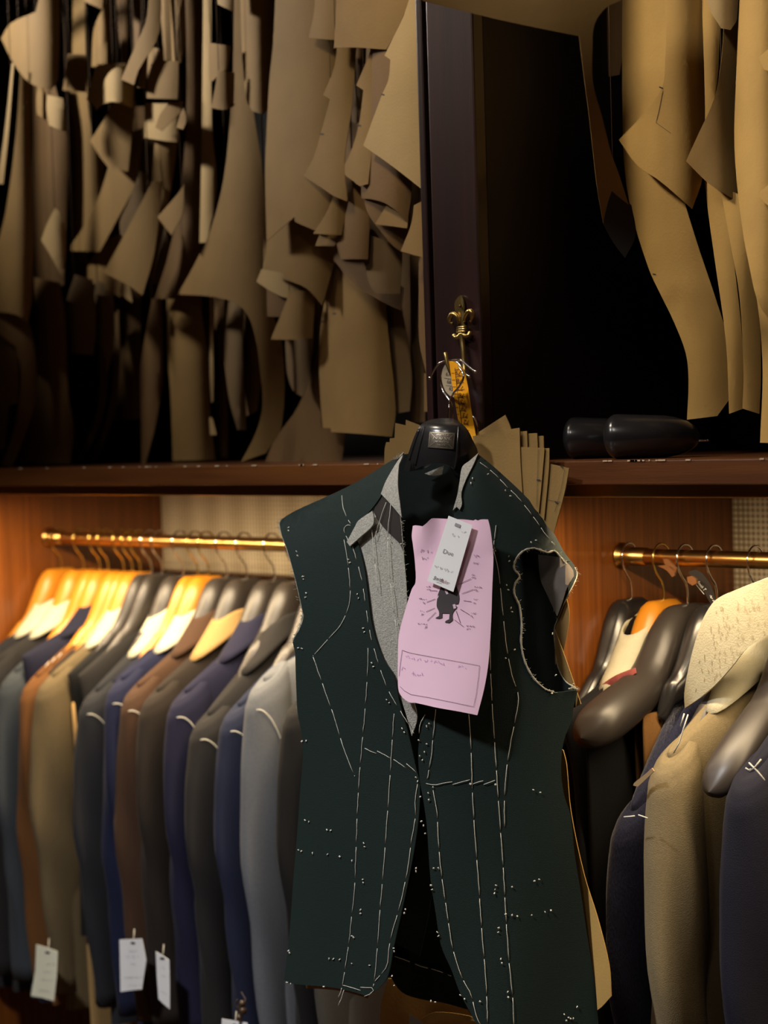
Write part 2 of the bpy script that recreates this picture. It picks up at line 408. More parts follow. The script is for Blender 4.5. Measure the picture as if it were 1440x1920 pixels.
L = [
 ('rounded kraft pattern flaring out to the left at the top left corner', .05, .022, 0, 'k', [(95,-20),(67,22),(20,44),(2,72),(25,118),(55,155),(96,170),(109,146),(112,-20)]),
 ('small pale card tab lit brightly, left of the long tan strip', .055, .006, 0, 'l', [(88,178),(118,184),(122,215),(125,248),(92,235),(87,205)]),
 ('narrow curled kraft tab tucked left of the brightest pale tab', .075, .006, 0, 'k', [(71,158),(87,180),(87,226),(69,214),(68,185)]),
 ('thin pale strip seen edge-on at the far left edge', .03, .0, 0, 'l', [(22,118),(26,119),(16,250),(6,345),(-6,345),(8,250)]),
 ('long brown pattern hanging down the far left edge', .09, .02, 0, 'k', [(40,100),(30,250),(10,400),(-14,500),(-14,584),(30,590),(52,606),(60,560),(62,455),(58,262),(56,120)]),
 ('hooked brown pattern curling round a dark oval gap at lower far left', .12, .012, 0, 'd', [(-14,575),(30,585),(52,603),(64,650),(68,702),(64,761),(45,819),(23,874),(2,872),(26,805),(38,732),(38,688),(29,650),(0,627),(-14,627)]),
 ('tall grey-brown strip inside the oval gap at lower far left', .145, .006, 0, 'g', [(-14,620),(16,640),(34,660),(34,756),(17,760),(8,840),(-14,850)]),
 ('wide orange-brown pattern standing on the shelf at lower left', .17, .02, 0, 'd', [(64,520),(68,620),(70,700),(62,775),(30,870),(132,870),(138,800),(128,740),(122,600),(112,530)]),
 ('shadowed brown pattern between the far left strip and the tan strip', .2, .01, 0, 'd', [(62,140),(62,455),(66,540),(120,535),(126,260),(100,150)]),
 ('small pale diamond-ended pattern left of the folded swoosh', .11, .008, .004, 'l', [(103,390),(88,420),(77,450),(98,485),(118,524),(123,480),(122,430),(112,398)]),
 ('long plain tan strip hanging behind the square tab at top left', .235, .014, 0, 'k', [(137,-20),(135,120),(130,204),(133,350),(138,447),(152,440),(180,380),(197,310),(172,250),(161,120),(159,-20)]),
 ('square brown tab pinned over the long tan strip', .15, .004, 0, 'k', [(127,101),(162,103),(161,173),(118,169)]),
 ('pale curled band tab peeping from behind the brightest curled band', .14, .01, 0, 'l', [(182,122),(210,119),(236,118),(232,150),(178,201),(162,187),(172,150)]),
 ('brightest pale card band curled into an arch near the top left', .11, .03, 0, 'l', [(204,137),(222,125),(238,125),(248,150),(251,172),(249,202),(216,191),(195,194),(178,206),(184,180),(192,160)]),
 ('leaf-shaped kraft pattern rising behind the curled pale band', .19, .012, 0, 'k', [(203,-20),(198,5),(185,30),(175,60),(172,125),(206,125),(207,-20)]),
 ('sharply pointed brown pattern stabbing down beside the pale arch', .09, .006, .004, 'k', [(278,-20),(276,29),(252,90),(227,149),(251,159),(260,131),(299,58),(296,-20)]),
 ('small narrow tab hanging right of the pointed brown pattern', .1, .004, 0, 'k', [(262,110),(276,108),(273,166),(257,164)]),
 ('large square grey-brown tab left of the long dark strip', .11, .004, 0, 'k', [(280,87),(306,93),(305,113),(335,115),(333,186),(275,184),(277,114)]),
 ('pale lower tab with a notch under the large square tab', .145, .01, 0, 'l', [(272,193),(310,194),(345,190),(332,267),(300,263),(271,258)]),
 ('small folded strip angled across the pale lower tab', .125, .003, 0, 'k', [(318,190),(337,195),(339,210),(303,246),(291,239),(300,215)]),
 ('little wedge tab at the edge of the long dark strip', .13, .002, 0, 'k', [(344,200),(328,238),(343,243),(349,225)]),
 ('slanted light strip at the top between tab and dark strip', .17, .006, 0, 'k', [(284,-20),(303,50),(308,113),(320,113),(313,-20)]),
 ('broad pale strip at the top touching the long dark strip', .18, .012, 0, 'k', [(314,-20),(322,118),(340,118),(347,80),(342,-20)]),
 ('tiny corner of pattern at the top edge above the leaf shape', .16, .004, 0, 'k', [(150,-20),(157,2),(192,18),(198,-20)]),
 ('thin brown strip at the top behind the pointed pattern', .24, .005, 0, 'd', [(213,-20),(220,20),(228,125),(240,125),(242,-20)]),
 ('second thin brown strip at the top behind the pointed pattern, further right', .22, .005, 0, 'd', [(246,-20),(250,60),(250,110),(262,60),(268,-20)]),
 ('kraft pattern with a sharp left point under the pale arch', .165, .008, 0, 'k', [(215,185),(200,215),(169,264),(185,290),(203,314),(240,322),(254,190)]),
 ('broad swooping kraft pattern ending in a straight hem at left', .195, .016, 0, 'k', [(215,260),(201,320),(181,379),(150,435),(125,470),(158,471),(187,472),(215,420),(257,335),(268,240)]),
 ('brown pattern showing below the broad swooping hem', .23, .01, 0, 'k', [(187,455),(155,519),(190,540),(225,557),(245,520),(240,430)]),
 ('small stacked tab just under the swooping hem', .25, .004, 0, 'g', [(132,462),(164,466),(165,500),(128,496)]),
 ('lower small stacked tab under the swooping hem', .265, .004, 0, 'k', [(133,490),(170,485),(168,524),(127,521)]),
 ('bright narrow swoosh with an angled end, second of three', .15, .012, 0, 'k', [(285,340),(262,385),(225,455),(194,511),(240,535),(267,554),(290,470),(305,340)]),
 ('thin dark card between the two bright swooshes', .18, .008, 0, 'g', [(262,320),(240,380),(225,415),(226,440),(232,445),(262,390),(278,330)]),
 ('upright narrow kraft pattern with a square end, third of three', .17, .010, 0, 'k', [(292,240),(283,350),(265,480),(259,513),(287,522),(300,450),(325,330),(335,240)]),
 ('small triangular flap beside the upright narrow pattern', .14, .004, 0, 'k', [(345,345),(334,362),(295,407),(321,441),(342,400)]),
 ('tiny pale slip hanging below the angled swoosh', .2, .002, 0, 'l', [(226,520),(243,538),(248,568),(225,552)]),
 ('small grey pattern tip beside the long dark strip', .19, .004, 0, 'g', [(310,420),(296,480),(279,531),(298,532),(316,470)]),
 ('long dark brown strip widening towards its hem, left of the pale upright strip', .215, .02, .006, 'd', [(344,-20),(350,117),(347,262),(335,380),(315,480),(290,560),(335,562),(379,577),(376,450),(382,250),(384,-20)]),
 ('pale narrow upright strip running down from the top, brightest in the left bay', .2, .006, 0, 'l', [(382,-20),(378,262),(374,455),(387,455),(407,350),(397,233),(397,-20)]),
 ('square tab at the top left of the big curved pattern', .12, .006, 0, 'k', [(391,80),(433,86),(428,132),(416,134),(399,152),(392,150)]),
 ('second square tab below, left of the big curved pattern', .11, .006, 0, 'k', [(408,132),(440,136),(438,200),(418,206),(396,202),(404,160)]),
 ('pattern corner at the very top left of the bulb-ended piece', .1, .004, 0, 'l', [(405,-20),(408,8),(437,22),(440,-20)]),
 ('big curved pattern with a deep armhole sweep down to the shelf', .165, .022, .004, 'k', [(440,-20),(437,120),(433,200),(420,330),(395,430),(362,500),(333,552),(395,556),(440,568),(465,592),(480,640),(487,690),(492,760),(480,810),(452,866),(498,850),(528,800),(530,650),(504,560),(500,450),(494,330),(474,200),(464,100),(457,-20)]),
 ('long bulb-ended pattern with rounded bottom left of the broad card', .13, .018, 0, 'k', [(448,-20),(452,60),(456,131),(463,190),(474,209),(493,214),(504,205),(510,100),(520,-20)]),
 ('broad flat kraft card with a pointed notch in its hem', .10, .014, -.006, 'k', [(520,-20),(512,80),(505,150),(499,260),(497,330),(500,452),(525,430),(552,407),(553,416),(590,432),(628,380),(642,200),(652,-20)]),
 ('kraft card showing beneath the notched hem of the broad card', .14, .012, 0, 'k', [(512,370),(500,450),(495,505),(530,512),(533,523),(575,541),(604,573),(634,460),(642,370)]),
 ('thin pale sliver at the left edge of the broad card', .17, .0, 0, 'l', [(512,20),(514,60),(506,92),(510,40)]),
 ('pale slip with angled end left below the broad card', .18, .004, 0, 'l', [(496,380),(500,380),(501,448),(490,460),(487,512),(496,510)]),
 ('curled pale edge of a pattern below the second card', .165, .01, 0, 'l', [(490,505),(481,528),(506,545),(536,558),(582,556),(592,520),(540,500)]),
 ('small dark flap left of the trapezoid pattern', .185, .004, 0, 'd', [(500,538),(488,568),(476,592),(524,594),(545,545)]),
 ('trapezoid kraft pattern with straight hem below the broad card', .155, .010, 0, 'k', [(541,545),(537,563),(508,636),(545,637),(586,634),(592,545)]),
 ('rounded tongue-shaped pattern hanging in shadow below the trapezoid', .21, .006, 0, 'g', [(534,615),(537,690),(542,715),(551,734),(567,744),(578,715),(588,640),(588,615)]),
 ('dark sweeping pattern with a curved edge reaching the shelf', .24, .012, 0, 'd', [(580,555),(592,600),(595,650),(583,697),(560,760),(515,825),(496,869),(600,872),(640,800),(640,600),(606,560)]),
 ('second dark sweeping pattern lying low near the shelf', .215, .006, 0, 'd', [(606,796),(585,835),(555,870),(640,870),(650,796)]),
 ('dark grey tent-shaped pattern with straight hem at lower left', .2, .016, 0, 'g', [(140,515),(125,560),(105,625),(87,663),(130,662),(175,666),(180,600),(174,525)]),
 ('grey pattern with slanted hem right of the tent shape', .23, .008, 0, 'g', [(180,525),(172,590),(165,630),(193,656),(201,702),(214,640),(212,540)]),
 ('thin curved brown strip sweeping down to the shelf, left of a pair', .26, .004, 0, 'd', [(185,650),(186,740),(172,800),(135,872),(148,872),(185,805),(200,735),(204,640)]),
 ('thin curved brown strip sweeping down to the shelf, right of a pair', .28, .004, 0, 'd', [(205,600),(212,700),(200,780),(163,870),(182,870),(212,780),(224,690),(222,580)]),
 ('plain brown pattern in shadow behind the curved strips', .31, .010, 0, 'd', [(214,540),(224,640),(214,740),(202,786),(263,786),(264,545)]),
 ('slender leaf-shaped brown pattern with a point on the shelf', .25, .010, 0, 'd', [(285,560),(272,630),(262,702),(264,800),(265,872),(272,871),(293,790),(305,702),(303,560)]),
 ('tall plain pattern standing below the long dark strip', .25, .018, 0, 'k', [(313,555),(312,644),(319,732),(324,864),(404,862),(394,770),(389,673),(376,570)]),
 ('pale upright sliver in the dark gap under the big curved pattern', .235, .0, 0, 'l', [(393,556),(398,556),(400,750),(396,756),(393,700)]),
 ('pale flared tip at the bottom of the dark gap', .24, .0, 0, 'l', [(392,783),(398,783),(406,815),(394,816)]),
 ('narrow leaf-shaped dark pattern inside the armhole gap', .235, .008, 0, 'g', [(428,565),(421,640),(421,680),(430,750),(445,806),(462,806),(456,690),(452,565)]),
 ('second narrow dark pattern inside the armhole gap', .26, .008, 0, 'd', [(452,580),(458,700),(462,780),(482,770),(490,700),(482,640),(470,590)]),
 ('tall brown pattern at the back of the armhole gap', .3, .008, 0, 'd', [(402,555),(402,690),(405,858),(428,858),(424,555)]),
 ('large plain skirt-like pattern with a creased left edge above the hanger', .16, .018, -.004, 'k', [(640,430),(625,485),(612,545),(603,600),(598,662),(601,750),(606,802),(620,803),(621,810),(680,814),(735,819),(742,765),(724,575),(730,480),(700,430)]),
 ('triangular dark card crossing the top of the skirt-like pattern', .14, .006, 0, 'd', [(655,385),(640,440),(625,487),(662,530),(700,556),(735,575),(752,582),(757,540),(705,500),(678,440)]),
 ('dark tongue-shaped card with square end over the skirt-like pattern', .115, .006, 0, 'g', [(677,436),(681,475),(686,505),(693,533),(703,550),(750,551),(754,500),(754,465),(720,450)]),
 ('stepped-edge pattern with two notches, left of three near the post', .082, .008, -.003, 'k', [(632,86),(627,125),(606,178),(619,186),(601,251),(588,295),(569,330),(600,350),(625,367),(652,378),(646,300),(660,200),(668,86)]),
 ('shadowed pattern strip between the two stepped-edge patterns', .105, .004, 0, 'd', [(664,84),(658,200),(648,215),(665,232),(682,225),(687,84)]),
 ('stepped-edge pattern with two notches, middle of three near the post', .072, .006, -.002, 'k', [(697,80),(692,102),(668,160),(681,169),(673,233),(657,286),(639,322),(674,349),(690,345),(700,250),(705,80)]),
 ('broad brown pattern with a creased left edge behind the pale pointed one', .06, .012, 0, 'd', [(699,80),(697,160),(692,233),(685,330),(676,343),(678,372),(700,374),(724,382),(745,398),(764,418),(772,330),(745,260),(732,95)]),
 ('brown card sloping under the broad creased pattern', .085, .006, 0, 'd', [(680,365),(690,400),(715,435),(738,462),(768,480),(770,400),(730,372)]),
 ('small triangular card tip in the shadow near the post', .07, .002, 0, 'k', [(724,386),(703,420),(763,428),(766,410)]),
 ('fan-shaped kraft card below the left stepped pattern', .095, .006, 0, 'k', [(628,362),(610,402),(587,438),(640,441),(654,376)]),
 ('small wedge card under the fan-shaped card', .118, .003, 0, 'k', [(601,434),(591,461),(628,461),(637,434)]),
 ('long narrow dark card hanging under the middle stepped pattern', .1, .004, 0, 'd', [(662,340),(650,395),(632,455),(640,486),(690,486),(692,400),(680,345)]),
 ('large pale pointed pattern lying against the dark post', .035, .008, -.004, 'l', [(772,-20),(766,2),(721,104),(732,112),(728,150),(716,178),(681,273),(740,315),(806,367),(814,350),(806,-20)]),
 ('small kraft wedge below the large pale pointed pattern', .06, .006, 0, 'k', [(776,385),(771,420),(751,471),(808,487),(818,400),(795,375)]),
 ('grey-brown tab at the top above the broad flat card', .085, .003, 0, 'k', [(592,-20),(590,10),(579,71),(627,75),(637,-20)]),
 ('wide rectangular tab at the top next to the pale pointed pattern', .058, .004, 0, 'k', [(633,-20),(630,12),(626,90),(665,89),(724,93),(745,55),(768,-8),(772,-20)]),
 ('slanted dark card leaning beside the skirt-like pattern', .19, .004, 0, 'g', [(722,560),(735,700),(745,775),(768,771),(772,700),(752,570)]),
 ('dark upright strip in the shadow left of the post', .22, .003, 0, 'g', [(768,480),(772,792),(797,792),(792,480)]),
 ('brown upright strip half hidden by the post', .1, .003, 0, 'd', [(785,480),(785,560),(786,640),(800,705),(822,640),(818,480)]),
 ('small brown card low beside the post', .16, .002, 0, 'd', [(795,700),(795,772),(822,772),(820,700)]),
 ('deep brown pattern far back behind the swooshes', .38, .01, 0, 'd', [(200,200),(215,560),(300,560),(300,200)]),
 ('deep brown pattern far back behind the stepped patterns', .36, .01, 0, 'd', [(640,60),(650,480),(790,700),(790,60)]),
]
NOTCH = {'left of three': [[(600,251),(607,252)]], 'large plain skirt': [[(602,603),(609,603)], [(624,588),(630,588)]], 'large pale pointed': [[(715,177),(721,178)]], 'middle of three': [[(670,235),(677,236)]], 'second square tab': [[(432,196),(440,196)]]}
for row in L:
    lb, Y, bend, turn, tone, poly = row
    nt_ = next((v for k, v in NOTCH.items() if k in lb), ())
    pattern(lb, Y, bend, turn, tone, poly, GL, nt_)
GR = 'paper patterns hanging right of the dark post'
Rr = [
 ('large golden-lit pattern curving down to the right above the black hangers', .17, .02, .0, 'y', [(1167,-20),(1168,261),(1180,380),(1215,500),(1240,555),(1262,600),(1286,663),(1291,718),(1288,787),(1345,780),(1374,740),(1368,650),(1342,560),(1302,440),(1272,330),(1262,200),(1247,-20)]),
 ('golden-lit pattern with a sharp left corner over the large curved one', .13, .022, .004, 'y', [(1232,-20),(1248,30),(1247,115),(1241,165),(1205,215),(1160,262),(1195,310),(1238,340),(1298,392),(1318,330),(1322,200),(1312,-20)]),
 ('pale narrow upright strip between the two pointed golden patterns', .15, .004, 0, 'y', [(1312,-20),(1322,200),(1320,330),(1332,230),(1347,130),(1352,-20)]),
 ('small pale curved pattern at the top right', .09, .014, 0, 'l', [(1300,-20),(1330,15),(1352,53),(1370,56),(1382,35),(1387,-20)]),
 ('golden pattern with a lower left point near the right edge', .11, .014, 0, 'k', [(1358,40),(1353,110),(1339,185),(1310,250),(1286,302),(1330,345),(1379,375),(1390,300),(1390,40)]),
 ('long golden-lit strip at the right edge widening downwards', .075, .02, 0, 'y', [(1392,-20),(1380,150),(1377,275),(1388,400),(1405,500),(1428,580),(1488,640),(1488,-20)]),
 ('small golden-lit point poking in at the upper right edge', .045, .004, 0, 'y', [(1488,50),(1422,108),(1432,130),(1488,150)]),
 ('second golden-lit point poking in at the right edge, lower', .045, .004, 0, 'y', [(1488,305),(1421,363),(1440,385),(1488,396)]),
 ('golden-lit hanging strip, left of three above the right shelf', .15, .008, 0, 'y', [(1320,330),(1328,400),(1339,480),(1361,640),(1367,776),(1394,766),(1392,640),(1377,500),(1355,350)]),
 ('golden-lit hanging strip, middle of three above the right shelf', .13, .008, 0, 'y', [(1350,350),(1372,470),(1387,560),(1394,700),(1392,766),(1424,776),(1427,690),(1422,580),(1402,470),(1387,365)]),
 ('golden-lit hanging strip, right of three, cut by the right edge', .1, .01, 0, 'y', [(1408,490),(1424,600),(1430,700),(1425,830),(1488,832),(1488,490)]),
 ('shadowed brown pattern deep behind the forked near pattern', .3, .006, 0, 'd', [(1108,-20),(1110,150),(1162,140),(1172,60),(1172,-20)]),
]
for lb, Y, bend, turn, tone, poly in Rr:
    n_ = [[(1224,514),(1230,515)]] if 'large golden' in lb else [[(1236,163),(1243,166)], [(1243,170),(1236,205),(1230,230),(1258,250)]] if 'sharp left' in lb else ()
    pattern(lb, Y, bend, turn, tone, poly, GR, n_)
for k, (x, Y, lb) in enumerate(((1500,.12,'golden-lit curved pattern just beyond the right edge'),(1580,.16,'kraft curved pattern well beyond the right edge'),(1660,.10,'golden-lit pattern furthest along the right rod'))):
    pattern(lb, Y, .018, 0, 'yky'[k], [(x,-20),(x+4,200),(x-18,330),(x+10,470),(x+42,620),(x+50,800),(x+92,795),(x+96,600),(x+80,380),(x+88,150),(x+76,-20)], GR)
# the near forked pattern that swings out towards the viewer
def dfork(px, py):
    t = max(0, min(1, (py+40)/460)); return 2.24+0.28*t**2+0.015*math.sin(px/60)
o = sheet('paper_pattern', [(735,-250),(760,-110),(778,-40),(794,2),(940,38),(1086,68),(1096,150),(1106,229),(1119,348),(1131,419),(1138,385),(1147,358),(1163,372),(1179,384),(1160,325),(1147,290),(1128,215),(1112,156),(1111,90),(1115,45),(1137,14),(1172,-5),(1188,-40),(1180,-130),(1140,-260),(900,-290)], dfork, KR['k'], 0.0012)
tag(o, 'blurred fork-tailed kraft pattern swinging out in front of the dark recess', 'paper pattern', GR)
q = pix(1000, -268, 2.235); tube('hanging_cord', [q, q.lerp(Vector((-1.6, 0.1, 2.55)), 0.5)+Vector((0,0,-0.01)), (-1.6, 0.1, 2.552)], 0.0008, M_CORD, o, 5)
o = sheet('paper_pattern', [(1147,350),(1130,418),(1150,455),(1172,484),(1192,440),(1184,385)], lambda x, y: 2.56+(y-350)*0.0002, KR['b'], 0.0012)
tag(o, 'small black card hanging under the forked tail', 'paper pattern', GR)
q = pix(1150, 352, 2.565); tube('hanging_cord', [q, (q.x, q.y, 2.552)], 0.0006, M_CORD, o, 5)

# ------------------------------------------------------------------ hangers and rack garments
HOOK = [(-.019,-.013),(-.0213,-.002),(-.018,.010),(-.0095,.018),(.002,.0205),(.0125,.0165),(.0195,.007),(.021,-.004),(.0175,-.016),(.009,-.028),(.0,-.038),(-.0035,-.052),(-.004,-.070)]
def axes(X, rz=0.0, zr=RAILZ):
    c, s = math.cos(rz), math.sin(rz)
    A = Vector((s, -c, 0)); B = Vector((c, s, 0)); O = Vector((X, RAILY, zr))
    return lambda a, b, z: O + A*a + B*b + Vector((0, 0, z))
def hanger(X, body_mat, wire_mat, label, rz=0.0, wide=1.0, half=.212, drop=.105, group=None, neck=.0, bow=.02, name='coat_hanger', ex=1.25, thin=1.0):
    T = axes(X, rz)
    e = empty(name, T(0, 0, -.07)); tag(e, label, 'hanger', group)
    tube('hook', curve3([T(a, 0, z) for a, z in HOOK], 4), 0.0017, wire_mat, e, 8)
    V = []; Fc = []; n = 40; ns = 18
    for i in range(n+1):
        s = -1+2*i/n; sa = abs(s)
        s2 = math.copysign(1-(1-sa)**1.0, s)
        zc = -.101-drop*sa**ex
        cap = math.sqrt(max(0.0, 1-sa**9))
        h = (.020+.016*math.exp(-(s/.24)**2)+.004*sa)*cap*(1+neck*math.exp(-(s/.24)**2))
        wd = (.013+.017*sa**1.3)*wide*cap
        if ex < 1:
            aa = half*sa; q = max(0, min(1, (aa-.026)/.075)); q = q*q*(3-2*q)
            top = -.064-.105*q-drop*max(0, min(1, (aa-.1)/.08)); h = (.048-.028*q)*cap; zc = top-h
            wd = (.024-.010*q)*cap*wide
        elif ex > 2:
            aa = half*sa; q = max(0, min(1, (aa-.028)/.085)); q = q*q*(3-2*q)
            top = -.064-.072*q-drop*max(0, aa-.07)/(half-.07); h = (.050-.020*q+.008*sa*q)*cap; zc = top-(.050-.020*q+.008*sa*q)
            wd = (.026+.018*sa**1.5)*cap*wide; h *= thin
        for k in range(ns):
            t = 2*math.pi*k/ns
            ct, st = math.cos(t), math.sin(t)
            b = wd*math.copysign(abs(ct)**0.8, ct); z = h*math.copysign(abs(st)**0.8, st)
            V.append(T(half*s2, b-bow*sa*sa, zc+z))
    for i in range(n):
        for k in range(ns): Fc.append([i*ns+k, i*ns+(k+1) % ns, (i+1)*ns+(k+1) % ns, (i+1)*ns+k])
    mesh_obj('hanger_body', V, Fc, body_mat, e)
    return e
def loft(rows, closed_top=True, closed_bot=False):
    n = len(rows[0]); V = [v for r in rows for v in r]; Fc = []
    for i in range(len(rows)-1):
        for k in range(n): Fc.append([i*n+k, i*n+(k+1) % n, (i+1)*n+(k+1) % n, (i+1)*n+k])
    if closed_top: Fc.append(list(range(n))[::-1])
    if closed_bot: Fc.append([(len(rows)-1)*n+k for k in range(n)])
    return V, Fc
def rack_jacket(X, fab, label, collar=None, tip=-.243, rz=0.0, sleeves=True, length=-.90, tb=.027, sh=.2, group='jackets on the long rail', cat='jacket', stitch=True, slen=-.86, collar_up=.0, seed=0, name='suit_jacket', shoulder_mat=None, rb=.032, basted=False, bshift=0.0, ra_=.050):
    T = axes(X, rz); r = random.Random(seed or int(abs(X)*1000))
    e = empty(name, T(0, 0, length)); tag(e, label, cat, group)
    n = 32; rows = []; R = 18
    ph = r.uniform(0, 6)
    for k in range(R+1):
        f = (k/R)**1.7; row = []
        for j in range(n):
            t = 2*math.pi*j/n; ct, st = math.cos(t), math.sin(t)
            wa = sh*(1-.10*math.sin(min(1, f/.55)*math.pi)*.6+.06*max(0, f-.55))
            a = wa*math.copysign(abs(ct)**.75, ct)
            zt = -.150-(abs(tip)-.154)*(max(0, abs(a)-.045)/(sh-.045))**1.12
            th = tb*(.3+.7*min(1, f/.045)**.5)
            b = th*math.copysign(abs(st)**.85, st)
            fold = .0045*f*math.sin(a*38+ph+st)*1.0
            z = zt+(length-zt)*f
            row.append(T(a, bshift+b-.022*(a/.2)**2*max(0, 1-f*2)+fold, z))
        rows.append(row)
    V, Fc = loft(rows); mesh_obj('body', V, Fc, shoulder_mat or fab, e)
    if sleeves:
        for sg in (1, -1):
            rows = []; m = 20
            prof = [(-.003,.3,.15),(.0015,.62,.40),(-.006,.86,.68),(-.025,.98,.9),(-.06,1.0,1.0),(-.12,1.04,1.05),(-.2,1.06,1.05),(-.28,1.04,1.0),(-.36,1.0,.98),(-.45,.94,.95),(-.53,.88,.9),(-.62,.82,.86)]
            p2 = r.uniform(0, 6)
            prof2 = []
            for i in range(len(prof)-1):
                for q in range(3): prof2.append(tuple(prof[i][c]+(prof[i+1][c]-prof[i][c])*q/3 for c in range(3)))
            prof2.append(prof[-1])
            Ls = (abs(slen)-abs(tip))/.62
            for dz, fa, fb in prof2:
                z = tip+.006+dz*(Ls if dz < 0 else 1); row = []; tilt = .62*max(0, 1+dz/.14)
                cen = sg*(sh-.012+.012*math.sin(min(1, -dz/.3)*math.pi*.5)-.035*max(0, -dz-.25))
                for j in range(m):
                    t = 2*math.pi*j/m
                    fold = 1+.13*math.sin(3*t+p2+dz*9)*min(1, -dz*6+.1)+.09*math.sin(dz*34+p2+2*t)*max(0, min(1, (-dz-.08)*4))*max(0, 1-abs(dz+.3)*3)
                    row.append(T(cen+ra_*fa*math.cos(t)*fold, bshift-.018+rb*fb*math.sin(t)*fold, z-sg*tilt*ra_*fa*math.cos(t)))
                rows.append(row)
            V, Fc = loft(rows, True, True); mesh_obj('sleeve', V, Fc, fab, e)
            if stitch and sg == 1:
                pts = []
                for j in range(19):
                    u = j/18; dz = -.026-.135*u**1.6; t = math.radians(28+82*u**.8)
                    k0 = max(k for k in range(len(prof2)) if prof2[k][0] >= dz or k == 0); _, fa, fb = prof2[min(k0+1, len(prof2)-1)]
                    fold = 1.05+.13*math.sin(3*t+p2+dz*9)*min(1, -dz*6+.1)
                    cen = sg*(sh-.012+.012*math.sin(min(1, -dz/.3)*math.pi*.5)); tilt = .62*max(0, 1+dz/.14)
                    pts.append(T(cen+ra_*fa*math.cos(t)*fold, bshift-.018+rb*fb*math.sin(t)*fold+.0015, tip+.008+dz*Ls-sg*tilt*ra_*fa*math.cos(t)))
                tube('basting_thread', pts, .0009, M_THREAD, e, 5)
    if basted:
        parts = []
        for j in range(9):
            a0 = .06+.015*j; z0 = -.150-(abs(tip)-.154)*((a0-.045)/(sh-.045))**1.12
            off = tb+.002
            parts.append(tube_data([T(a0, bshift+off-.004, z0-.022), T(a0+.009, bshift+off-.004, z0-.03)], .001, 5))
        V, Fc = join(parts); mesh_obj('basting_thread', V, Fc, M_THREAD, e)
    if collar is not None:
        rows = []; m = 28; K = 6
        for k in range(K+1):
            f = k/K; row = []
            ra = .128-.062*f**.8; rbb = .039-.011*f
            for j in range(m):
                t = 2*math.pi*j/m; a = ra*math.cos(t)
                zb = -.160-(abs(tip)-.154)*(max(0, abs(a)-.045)/(sh-.045))**1.12+.003
                z = zb+f*(.044+collar_up)*(1-.3*abs(math.cos(t)))
                row.append(T(a+.006, bshift+rbb*math.sin(t)+.002*math.sin(3*t)*f, z))
            rows.append(row)
        V, Fc = loft(rows, False); o = mesh_obj('collar', V, Fc, collar, e)
        s = o.modifiers.new('thickness', 'SOLIDIFY'); s.thickness = .003; s.offset = 0
    return e
def hookx(px): return pixY(px, 1003+(px-90)*.037, RAILY).x
def tipof(px, py, Y=.06):
    p = pixY(px, py, Y); return p.x, p.z-RAILZ
GH = 'hangers on the long rail'
row = [  # hook px, hanger colour, wire, hanger label
 (110,'h','g','honey plastic hanger nearest the left panel'),
 (152,'h','g','honey plastic hanger, second from the left panel'),
 (182,'h','g','honey plastic hanger, third from the left panel'),
 (198,'h','g','honey plastic hanger, fourth, inside the navy basted jacket'),
 (227,'h','g','honey plastic hanger, fifth, inside the tan jacket'),
 (243,'h','g','honey plastic hanger, sixth, before the khaki jacket'),
 (258,'h','g','honey plastic hanger inside the khaki jacket with ivory collar'),
 (279,'b','c','black hanger just right of the khaki jacket'),
 (299,'b','c','black hanger with silver hook left of the charcoal jacket'),
 (338,'b','c','black hanger inside the charcoal jacket with ivory collar'),
 (366,'h','g','honey hanger with gold hook right of the charcoal jacket'),
 (387,'h','g','honey hanger inside the navy jacket with basted shoulder'),
 (410,'b','c','dark hanger inside the brown jacket'),
 (458,'b','c','dark hanger above the tan collar'),
 (510,'b','c','dark hanger inside the navy jacket left of the green one')]
HC = dict(half=.180, drop=.092, wide=1.0, ex=.72)
for px, hc, wc, lb in row:
    hanger(hookx(px)+(.016 if px == 410 else 0), M_HONEY if hc == 'h' else M_BLKH, M_GOLD if wc == 'g' else M_CHROME, lb, group=GH, **dict(HC, drop=.115 if px in (338, 458) else .092, wide=.7 if px in (243, 279, 299, 366) else 1.0))
F_ = {k: fabric(k, v) for k, v in {
 'charcoal': (34, 34, 38), 'black': (22, 22, 24), 'bluegrey': (66, 72, 78), 'navy': (26, 28, 50), 'tan': (112, 72, 34), 'khaki': (108, 93, 66), 'slate': (40, 41, 46),
 'navyblue': (27, 32, 62), 'brown': (76, 53, 37), 'taupe': (46, 38, 32), 'navy2': (30, 30, 56), 'charcoal2': (42, 40, 40), 'blue': (34, 40, 64), 'lightgrey': (108, 111, 117), 'dark': (24, 23, 23),
 'tancollar': (180, 145, 92), 'greige': (80, 75, 66)}.items()}
